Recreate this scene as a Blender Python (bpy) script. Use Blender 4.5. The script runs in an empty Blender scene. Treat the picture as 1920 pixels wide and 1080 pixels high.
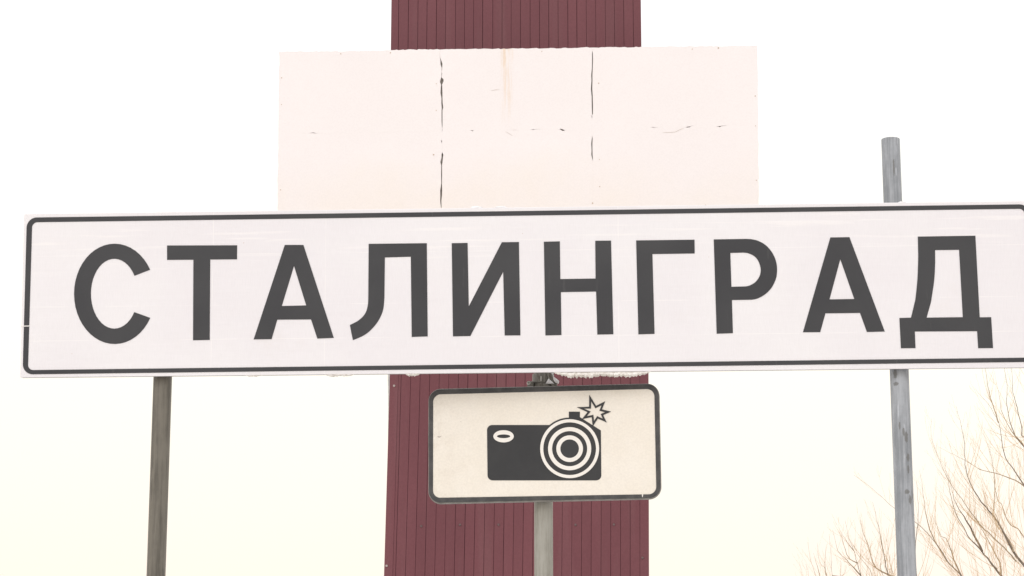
import bpy, math, random
from mathutils import Vector, Matrix, noise
from mathutils.geometry import tessellate_polygon

scene = bpy.context.scene
COL = scene.collection
rad = math.radians

# ------------------------------------------------------------------ camera
cam_data = bpy.data.cameras.new('camera')
cam_data.sensor_width = 36.0
cam_data.lens = 36.0 * 4200.0 / 1920.0          # long lens, about 26 degrees wide
cam_data.clip_start = 0.1
cam_data.clip_end = 5000.0
cam = bpy.data.objects.new('camera', cam_data)
COL.objects.link(cam)
cam.location = (0.0, 0.0, 1.6)                  # standing eye height, tilted up at the sign
cam.rotation_euler = (rad(90.0 + 12.4), 0.0, 0.0)
scene.camera = cam

# ------------------------------------------------------------------ sky, sun, exposure
SUN_ELEV, SUN_AZ = rad(36.0), rad(205.0)        # soft sun behind the viewer, veiled by cloud
world = bpy.data.worlds.new('World')
scene.world = world
world.use_nodes = True
wn, wl_ = world.node_tree.nodes, world.node_tree.links
wn.clear()
w_out = wn.new('ShaderNodeOutputWorld')
w_bg = wn.new('ShaderNodeBackground')
w_sky = wn.new('ShaderNodeTexSky')
w_sky.sky_type = 'NISHITA'
w_sky.sun_disc = False
w_sky.sun_elevation = SUN_ELEV
w_sky.sun_rotation = SUN_AZ
w_sky.dust_density = 6.0
w_sky.air_density = 1.5
w_co = wn.new('ShaderNodeTexCoord')
w_sep = wn.new('ShaderNodeSeparateXYZ')
w_ramp = wn.new('ShaderNodeValToRGB')
# an even overcast: warm and a little darker in the haze near the horizon, white higher up
stops = [(0.0, (1.12, 1.05, 0.88)), (0.09, (1.21, 1.075, 0.945)), (0.20, (1.24, 1.20, 1.07)), (0.34, (1.23, 1.22, 1.22)), (1.0, (1.30, 1.31, 1.36))]
el = w_ramp.color_ramp.elements
while len(el) < len(stops):
    el.new(0.5)
for e, (p, c) in zip(el, stops):
    e.position = p
    e.color = (*c, 1.0)
w_noise = wn.new('ShaderNodeTexNoise')
w_noise.inputs['Scale'].default_value = 2.2
w_noise.inputs['Detail'].default_value = 4.0
w_mul = wn.new('ShaderNodeMapRange')
w_mul.inputs['To Min'].default_value = 0.97
w_mul.inputs['To Max'].default_value = 1.03
w_scale = wn.new('ShaderNodeVectorMath'); w_scale.operation = 'SCALE'
w_ten = wn.new('ShaderNodeVectorMath'); w_ten.operation = 'SCALE'
w_ten.inputs['Scale'].default_value = 10.0
w_mix = wn.new('ShaderNodeMix'); w_mix.data_type = 'RGBA'
w_mix.inputs[0].default_value = 0.93            # cloud cover over the clear Nishita sky
wl_.new(w_co.outputs['Generated'], w_sep.inputs[0])
wl_.new(w_sep.outputs['Z'], w_ramp.inputs['Fac'])
wl_.new(w_co.outputs['Generated'], w_noise.inputs['Vector'])
wl_.new(w_noise.outputs['Fac'], w_mul.inputs['Value'])
wl_.new(w_ramp.outputs['Color'], w_scale.inputs[0])
wl_.new(w_mul.outputs['Result'], w_scale.inputs['Scale'])
wl_.new(w_scale.outputs['Vector'], w_ten.inputs[0])
wl_.new(w_sky.outputs['Color'], w_mix.inputs[6])
wl_.new(w_ten.outputs['Vector'], w_mix.inputs[7])
wl_.new(w_mix.outputs[2], w_bg.inputs['Color'])
w_bg.inputs['Strength'].default_value = 0.1
wl_.new(w_bg.outputs['Background'], w_out.inputs['Surface'])

sun_data = bpy.data.lights.new('sun', 'SUN')
sun_data.energy = 0.64
sun_data.angle = rad(25.0)
sun_data.color = (0.97, 0.97, 1.0)
sun = bpy.data.objects.new('sun', sun_data)
COL.objects.link(sun)
d_sun = Vector((math.sin(SUN_AZ) * math.cos(SUN_ELEV), math.cos(SUN_AZ) * math.cos(SUN_ELEV), math.sin(SUN_ELEV)))
sun.rotation_euler = (-d_sun).to_track_quat('-Z', 'Y').to_euler()
sun.location = (0, -10, 30)

scene.view_settings.view_transform = 'Standard'
scene.view_settings.look = 'None'
scene.view_settings.exposure = 0.0
scene.view_settings.gamma = 1.0
scene.view_settings.use_curve_mapping = False
scene.render.engine = 'CYCLES'
scene.cycles.max_bounces = 6

# ------------------------------------------------------------------ helpers
class Frame:
    """A flat face standing in the world: u to its right, v up it, b into its back (metres)."""
    def __init__(self, c, yaw, roll, lean):
        y, r, l = rad(yaw), rad(roll), rad(lean)
        u = Vector((math.cos(y), -math.sin(y), 0)); b = Vector((math.sin(y), math.cos(y), 0)); v = Vector((0, 0, 1))
        v2 = v * math.cos(l) - b * math.sin(l)
        self.b = b * math.cos(l) + v * math.sin(l)
        self.u = u * math.cos(r) + v2 * math.sin(r)
        self.v = v2 * math.cos(r) - u * math.sin(r)
        self.c = Vector(c)
    def at(self, u, v, b=0.0):
        return self.c + self.u * u + self.v * v + self.b * b

WORLD_LOC = {}

def thing(name, label, cat, loc, group=None):
    o = bpy.data.objects.new(name, None)
    o.empty_display_size = 0.2
    COL.objects.link(o)
    o.location = loc
    WORLD_LOC[o.name] = Vector(loc)
    o['label'] = label
    o['category'] = cat
    if group:
        o['group'] = group
    return o

def build(name, verts, faces, mat, parent=None, smooth=False, label=None, kind=None):
    """One mesh object from world-space vertices, its origin at its own middle."""
    n = len(verts)
    lo = Vector((min(v[i] for v in verts) for i in range(3)))
    hi = Vector((max(v[i] for v in verts) for i in range(3)))
    c = (lo + hi) / 2
    me = bpy.data.meshes.new(name)
    me.from_pydata([Vector(v) - c for v in verts], [], faces)
    me.validate()
    if smooth:
        me.polygons.foreach_set('use_smooth', [True] * len(me.polygons))
    me.update()
    me.materials.append(mat)
    o = bpy.data.objects.new(name, me)
    COL.objects.link(o)
    WORLD_LOC[o.name] = c
    if parent is not None:
        o.parent = parent
        o.location = c - WORLD_LOC[parent.name]
    else:
        o.location = c
    if label:
        o['label'] = label
    if kind:
        o['kind'] = kind
    return o

def tag(o, label, cat, group=None):
    o['label'] = label; o['category'] = cat
    if group:
        o['group'] = group
    return o

def area(p):
    return sum(p[i - 1][0] * p[i][1] - p[i][0] * p[i - 1][1] for i in range(len(p))) / 2

def prism(fr, outline, b0, b1, holes=(), bevel=0.0):
    """Solid slab of an outline (with holes) between depths b0 (front) and b1 (back)."""
    loops = [list(outline)] + [list(h) for h in holes]
    if area(loops[0]) < 0:
        loops[0].reverse()
    for h in loops[1:]:
        if area(h) > 0:
            h.reverse()
    verts, faces = [], []
    layers = []
    def layer(b, inset):
        base = len(verts)
        for lp in loops:
            n = len(lp)
            for i in range(n):
                p = Vector(lp[i])
                if inset:
                    e1 = (p - Vector(lp[i - 1])); e2 = (Vector(lp[(i + 1) % n]) - p)
                    if e1.length > 1e-9: e1.normalize()
                    if e2.length > 1e-9: e2.normalize()
                    nn = Vector((-e1.y - e2.y, e1.x + e2.x))
                    k = nn.dot(Vector((-e1.y, e1.x)))
                    nn = nn / max(k, 0.35)
                    p = p + nn * inset
                verts.append(fr.at(p.x, p.y, b))
        layers.append(base)
    if bevel:
        layer(b0, bevel); layer(b0 + bevel, 0.0)
    else:
        layer(b0, 0.0)
    layer(b1, 0.0)
    tris = tessellate_polygon([[Vector((q[0], q[1], 0)) for q in lp] for lp in loops])
    flat = [q for lp in loops for q in lp]
    for t in tris:
        a = area([flat[i] for i in t])
        t = list(t) if a > 0 else list(reversed(t))
        faces.append(tuple(i + layers[0] for i in t))
        faces.append(tuple(i + layers[-1] for i in reversed(t)))
    for la, lb in zip(layers, layers[1:]):
        off = 0
        for lp in loops:
            n = len(lp)
            for i in range(n):
                j = (i + 1) % n
                faces.append((la + off + j, la + off + i, lb + off + i, lb + off + j))
            off += n
    return verts, faces

def rounded(c4, r, n=7):
    """Corner-rounded outline of four corners given clockwise from the top left."""
    out = []
    for i in range(4):
        p = Vector(c4[i]); a = (Vector(c4[i - 1]) - p).normalized(); d = (Vector(c4[(i + 1) % 4]) - p).normalized()
        ctr = p + (a + d) * r
        s = p + a * r - ctr; e = p + d * r - ctr
        for k in range(n + 1):
            t = k / n * math.pi / 2
            out.append(tuple(ctr + s * math.cos(t) + e * math.sin(t)))
    return out

def tube(path, radii, sides=8, caps=True):
    """Tapered tube along world points."""
    verts, faces = [], []
    n = len(path)
    prev = None
    for i in range(n):
        d = (path[min(i + 1, n - 1)] - path[max(i - 1, 0)]).normalized()
        if prev is None:
            prev = d.orthogonal().normalized()
        prev = (prev - d * prev.dot(d)).normalized()
        q = d.cross(prev)
        for k in range(sides):
            t = 2 * math.pi * k / sides
            verts.append(path[i] + (prev * math.cos(t) + q * math.sin(t)) * radii[i])
    for i in range(n - 1):
        for k in range(sides):
            m = (k + 1) % sides
            faces.append((i * sides + k, i * sides + m, (i + 1) * sides + m, (i + 1) * sides + k))
    if caps:
        faces.append(tuple(reversed(range(sides))))
        faces.append(tuple((n - 1) * sides + k for k in range(sides)))
    return verts, faces

def join(*meshes):
    V, Fs = [], []
    for v, f in meshes:
        o = len(V)
        V += list(v)
        Fs += [tuple(i + o for i in q) for q in f]
    return V, Fs

def box(fr, u0, u1, v0, v1, b0, b1, bevel=0.0):
    return prism(fr, [(u0, v0), (u1, v0), (u1, v1), (u0, v1)], b0, b1, bevel=bevel)

def pipe(xy, z0, z1, r, wall=0.0035, sides=40):
    """Open steel pipe standing upright, with a rim of wall thickness at its top."""
    x, y = xy
    rings = [(r, z0), (r, z1 - 0.0012), (r - 0.0012, z1), (r - wall, z1), (r - wall, z1 - 0.12)]
    verts, faces = [], []
    for rr, z in rings:
        for k in range(sides):
            t = 2 * math.pi * k / sides
            verts.append(Vector((x + rr * math.cos(t), y + rr * math.sin(t), z)))
    for i in range(len(rings) - 1):
        for k in range(sides):
            m = (k + 1) % sides
            faces.append((i * sides + k, i * sides + m, (i + 1) * sides + m, (i + 1) * sides + k))
    faces.append(tuple((len(rings) - 1) * sides + k for k in range(sides)))
    return verts, faces

# ------------------------------------------------------------------ materials
class Nodes:
    def __init__(self, name):
        self.m = bpy.data.materials.new(name)
        self.m.use_nodes = True
        self.t = self.m.node_tree
        self.t.nodes.clear()
        self.out = self.t.nodes.new('ShaderNodeOutputMaterial')
        self.bsdf = self.t.nodes.new('ShaderNodeBsdfPrincipled')
        self.link(self.bsdf.outputs[0], self.out.inputs[0])
        g = self.t.nodes.new('ShaderNodeNewGeometry')
        self.pos = g.outputs['Position']
        self.tex = {}
    def link(self, a, b):
        self.t.links.new(a, b)
    def put(self, sock, val):
        if hasattr(val, 'is_output'):
            self.link(val, sock)
        else:
            sock.default_value = (*val, 1.0) if isinstance(val, tuple) and len(val) == 3 and len(sock.default_value) == 4 else val
    def math(self, op, a, b=0.0, c=None, clamp=False):
        n = self.t.nodes.new('ShaderNodeMath'); n.operation = op; n.use_clamp = clamp
        self.put(n.inputs[0], a); self.put(n.inputs[1], b)
        if c is not None: self.put(n.inputs[2], c)
        return n.outputs[0]
    def axis(self, which):
        if 'sep' not in self.tex:
            n = self.t.nodes.new('ShaderNodeSeparateXYZ'); self.link(self.pos, n.inputs[0]); self.tex['sep'] = n
        return self.tex['sep'].outputs[which]
    def noise(self, scale=5.0, detail=4.0, stretch=(1, 1, 1), rough=0.55, shift=(0, 0, 0)):
        mp = self.t.nodes.new('ShaderNodeMapping')
        mp.inputs['Scale'].default_value = stretch
        mp.inputs['Location'].default_value = shift
        self.link(self.pos, mp.inputs['Vector'])
        n = self.t.nodes.new('ShaderNodeTexNoise')
        n.inputs['Scale'].default_value = scale; n.inputs['Detail'].default_value = detail; n.inputs['Roughness'].default_value = rough
        self.link(mp.outputs[0], n.inputs['Vector'])
        return n.outputs['Fac']
    def step(self, x, lo, hi, to0=0.0, to1=1.0):
        n = self.t.nodes.new('ShaderNodeMapRange'); n.interpolation_type = 'SMOOTHSTEP'
        self.put(n.inputs['Value'], x)
        n.inputs['From Min'].default_value = lo; n.inputs['From Max'].default_value = hi
        n.inputs['To Min'].default_value = to0; n.inputs['To Max'].default_value = to1
        return n.outputs['Result']
    def mix(self, f, a, b):
        n = self.t.nodes.new('ShaderNodeMix'); n.data_type = 'RGBA'
        self.put(n.inputs[0], f); self.put(n.inputs[6], a); self.put(n.inputs[7], b)
        return n.outputs[2]
    def scale(self, col, f):
        n = self.t.nodes.new('ShaderNodeVectorMath'); n.operation = 'SCALE'
        if hasattr(col, 'is_output'): self.link(col, n.inputs[0])
        else: n.inputs[0].default_value = col
        self.put(n.inputs['Scale'], f)
        return n.outputs['Vector']
    def random(self):
        n = self.t.nodes.new('ShaderNodeObjectInfo'); return n.outputs['Random']
    def bump(self, h, strength, dist):
        n = self.t.nodes.new('ShaderNodeBump'); n.inputs['Strength'].default_value = strength; n.inputs['Distance'].default_value = dist
        self.link(h, n.inputs['Height']); self.link(n.outputs[0], self.bsdf.inputs['Normal'])
    def done(self, col, rough, spec=0.5, metal=0.0):
        self.put(self.bsdf.inputs['Base Color'], col); self.put(self.bsdf.inputs['Roughness'], rough)
        self.bsdf.inputs['Specular IOR Level'].default_value = spec
        self.bsdf.inputs['Metallic'].default_value = metal
        return self.m

def line_mask(N, coord, x0, half):
    d = N.math('ABSOLUTE', N.math('SUBTRACT', coord, x0))
    return N.step(d, half * 0.4, half, 1.0, 0.0)

def mat_sign_film():
    N = Nodes('white_reflective_film')
    rib = N.noise(1.0, 2.0, (420, 1, 30))
    blot = N.noise(2.2, 5.0)
    streak = N.noise(1.0, 4.0, (5, 5, 60))
    col = N.mix(N.step(blot, .35, .7), (0.775, 0.745, 0.765), (0.80, 0.775, 0.785))
    col = N.scale(col, N.step(rib, .3, .7, .985, 1.015))
    z, x = N.axis('Z'), N.axis('X')
    m = None
    for co, v, h in ((z, 3.081, .0016), (z, 2.972, .0014), (x, -0.957, .0016), (x, -0.595, .0014), (x, 0.337, .0016), (z, 3.245, .0012)):
        q = N.math('MULTIPLY', line_mask(N, co, v, h), 0.45)
        m = q if m is None else N.math('MAXIMUM', m, q)
    m = N.math('MULTIPLY', m, N.step(N.noise(6.0, 3.0), .42, .6))
    col = N.mix(m, col, (0.92, 0.89, 0.87))
    wr = N.t.nodes.new('ShaderNodeMapping'); wr.inputs['Rotation'].default_value = (0, rad(9), 0); wr.inputs['Scale'].default_value = (3.0, 3.0, 70.0)
    N.link(N.pos, wr.inputs['Vector'])
    wt = N.t.nodes.new('ShaderNodeTexNoise'); wt.inputs['Scale'].default_value = 1.0; wt.inputs['Detail'].default_value = 3.0
    N.link(wr.outputs[0], wt.inputs['Vector'])
    crease = N.math('MULTIPLY', N.step(wt.outputs['Fac'], .56, .68), N.step(N.math('ADD', z, N.math('MULTIPLY', N.noise(1.4, 2.0), .25)), 3.29, 3.42))
    col = N.mix(N.math('MULTIPLY', crease, .4), col, (0.90, 0.865, 0.85))
    grime = N.math('MULTIPLY', N.step(N.noise(3.0, 6.0, (1, 1, 1.4), .7), .58, .8), 0.25)
    col = N.mix(grime, col, (0.70, 0.63, 0.58))
    speck = N.step(N.noise(46.0, 2.0), .79, .82)
    col = N.mix(N.math('MULTIPLY', speck, .5), col, (0.55, 0.42, 0.33))
    N.bump(N.math('ADD', N.math('MULTIPLY', streak, .5), N.noise(1.0, 3.0, (3, 3, 14), shift=(4, 1, 2))), 0.25, 0.004)
    return N.done(col, N.step(blot, .3, .7, .34, .5), .4)

def mat_vinyl():
    N = Nodes('faded_black_vinyl')
    n = N.noise(3.0, 5.0)
    col = N.mix(N.step(n, .3, .75), (0.040, 0.040, 0.044), (0.053, 0.053, 0.056))
    sc = N.step(N.noise(1.0, 3.0, (60, 60, 4)), .66, .74)
    col = N.mix(N.math('MULTIPLY', sc, .05), col, (0.3, 0.29, 0.28))
    N.bump(N.noise(9.0, 4.0), 0.1, 0.002)
    return N.done(col, .5, .35)

def mat_plate_film():
    N = Nodes('yellowed_reflective_film')
    fine = N.noise(160.0, 2.0)
    n = N.noise(7.0, 6.0, rough=.65)
    col = N.mix(N.step(n, .3, .7), (0.775, 0.715, 0.625), (0.80, 0.745, 0.665))
    col = N.scale(col, N.step(fine, .3, .7, .97, 1.03))
    edge = N.step(N.axis('X'), -.27, -.12, 1.0, 0.0)
    dirt = N.math('MULTIPLY', N.step(N.noise(24.0, 8.0, rough=.8, shift=(3, 0, 1)), .42, .8), N.math('ADD', N.math('MULTIPLY', edge, .30), .05))
    col = N.mix(dirt, col, (0.42, 0.33, 0.24))
    sp = N.step(N.noise(70.0, 2.0, shift=(9, 2, 5)), .75, .79)
    col = N.mix(N.math('MULTIPLY', sp, .5), col, (0.25, 0.2, 0.16))
    N.bump(fine, 0.08, 0.001)
    return N.done(col, .45, .4)

def mat_frame():
    N = Nodes('dull_dark_edging')
    n = N.noise(30.0, 6.0, rough=.7)
    col = N.mix(N.step(n, .35, .7), (0.045, 0.044, 0.045), (0.075, 0.072, 0.07))
    N.bump(n, .15, .002)
    return N.done(col, .55, .4)

def mat_bare_edge():
    N = Nodes('weathered_aluminium_edge')
    n = N.noise(40.0, 5.0, rough=.7)
    col = N.mix(N.step(n, .3, .7), (0.17, 0.16, 0.145), (0.27, 0.255, 0.23))
    return N.done(col, .5, .5)

def mat_zinc(name, dark, light, stain, cover, blot_scale=9.0, shift=(0, 0, 0), spots=()):
    N = Nodes(name)
    streak = N.noise(1.0, 5.0, (75, 75, 3.0), .7, shift)
    cloud = N.noise(14.0, 6.0, (1, 1, .5), .65, shift)
    col = N.mix(N.step(N.math('ADD', N.math('MULTIPLY', streak, .6), N.math('MULTIPLY', cloud, .4)), .40, .60), dark, light)
    blot = N.noise(blot_scale, 5.0, (3.2, 3.2, .9), .6, tuple(s + 5 for s in shift))
    col = N.mix(N.math('MULTIPLY', N.step(blot, cover, cover + .05), .75), col, stain)
    if spots:
        rag = N.math('MULTIPLY', N.math('SUBTRACT', N.noise(120.0, 4.0, rough=.7), .5), 3.0)
        m = None
        for x0, z0, rx, rz in spots:
            dx = N.math('DIVIDE', N.math('SUBTRACT', N.axis('X'), x0), rx)
            dz = N.math('DIVIDE', N.math('SUBTRACT', N.axis('Z'), z0), rz)
            d = N.math('ADD', N.math('ADD', N.math('MULTIPLY', dx, dx), N.math('MULTIPLY', dz, dz)), rag)
            m = d if m is None else N.math('MINIMUM', m, d)
        col = N.mix(N.step(m, .5, 1.5, .75, 0.0), col, stain)
    scr = N.noise(1.0, 2.0, (110, 110, 9), .5, tuple(s + 9 for s in shift))
    col = N.mix(N.math('MULTIPLY', N.step(scr, .7, .74), .4), col, tuple(min(1, c * 1.7) for c in light))
    N.bump(N.math('ADD', streak, N.math('MULTIPLY', blot, .6)), .3, .003)
    return N.done(col, N.step(cloud, .3, .7, .42, .62), .5)

def mat_cladding():
    N = Nodes('burgundy_painted_steel')
    n = N.noise(1.6, 5.0, (1, 1, .35))
    fine = N.noise(45.0, 3.0)
    drip = N.noise(1.0, 4.0, (9, 9, .5))
    col = N.mix(N.step(n, .3, .7), (0.149, 0.050, 0.060), (0.169, 0.059, 0.069))
    col = N.mix(N.math('MULTIPLY', N.step(drip, .5, .75), .22), col, (0.20, 0.10, 0.105))
    col = N.scale(col, N.step(fine, .3, .7, .96, 1.04))
    col = N.scale(col, N.step(N.random(), 0.0, 1.0,   .972, 1.028))
    N.bump(N.noise(2.5, 2.0, (1, 1, .3)), .06, .01)
    return N.done(col, .5, .22)

def mat_plain(name, c0, c1, scale, rough, spec=.4, stretch=(1, 1, 1), bump=0.0, bdist=.003):
    N = Nodes(name)
    n = N.noise(scale, 6.0, stretch, .65)
    if bump: N.bump(n, bump, bdist)
    return N.done(N.mix(N.step(n, .32, .68), c0, c1), rough, spec)

def mat_slab(z_low):
    N = Nodes('aged_white_paint')
    z, x = N.axis('Z'), N.axis('X')
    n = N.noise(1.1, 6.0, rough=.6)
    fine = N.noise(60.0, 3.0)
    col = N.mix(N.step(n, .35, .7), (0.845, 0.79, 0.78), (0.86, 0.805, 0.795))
    low_cream = N.math('ADD', N.math('MULTIPLY', n, .9), N.step(z, z_low, z_low + 1.15, .5, -.12))  # tone turns creamier towards the slab's bottom, broken up by noise
    col = N.mix(N.math('MULTIPLY', N.step(low_cream, .64, 1.2), .5), col, (0.81, 0.725, 0.63))
    # rust runs down from the top edge
    s = N.noise(1.0, 4.0, (38, 38, .9), .6)
    run = N.math('MULTIPLY', line_mask(N, x, -0.05, .075), N.step(z, z_low + .7, z_low + 1.5))
    col = N.mix(N.math('MULTIPLY', run, N.step(s, .4, .62, .05, .5)), col, (0.74, 0.52, 0.30))
    col = N.scale(col, N.step(fine, .3, .7, .985, 1.015))
    N.bump(N.noise(5.0, 4.0), .12, .01)
    return N.done(col, .55, .3)

def mat_twig():  # sky glare washing out the fine twigs is put into this pale tan
    N = Nodes('tan_washed_out_twigs')
    n = N.noise(9.0, 4.0)
    return N.done(N.mix(N.step(n, .3, .7), (0.62, 0.43, 0.24), (0.74, 0.55, 0.34)), .7, .3)

def mat_young_bark():
    N = Nodes('light_brown_young_bark')
    n = N.noise(12.0, 5.0)
    return N.done(N.mix(N.step(n, .3, .7), (0.34, 0.26, 0.17), (0.48, 0.37, 0.25)), .75, .2)

def mat_bark():
    N = Nodes('brown_twig_bark')
    n = N.noise(14.0, 5.0)
    col = N.mix(N.step(n, .3, .7), (0.19, 0.15, 0.115), (0.28, 0.225, 0.175))
    return N.done(col, .8, .2)

def mat_snow_ground():
    N = Nodes('old_snow_and_dead_grass')
    a = N.noise(.35, 8.0, rough=.65)
    b = N.noise(6.0, 5.0)
    col = N.mix(N.step(N.math('ADD', N.math('MULTIPLY', a, .75), N.math('MULTIPLY', b, .25)), .5, .58), (0.74, 0.72, 0.70), (0.24, 0.18, 0.11))
    N.bump(b, .4, .05)
    return N.done(col, .8, .2)

def mat_ice(name, c0, c1):
    N = Nodes(name)
    n = N.noise(70.0, 5.0, (1, 1, .6), .7)
    N.bump(n, .6, .004)
    col = N.mix(N.step(n, .35, .68), c0, c1)
    N.bsdf.inputs['Subsurface Weight'].default_value = .15
    N.bsdf.inputs['Subsurface Radius'].default_value = (.01, .01, .01)
    return N.done(col, .45, .4)

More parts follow.
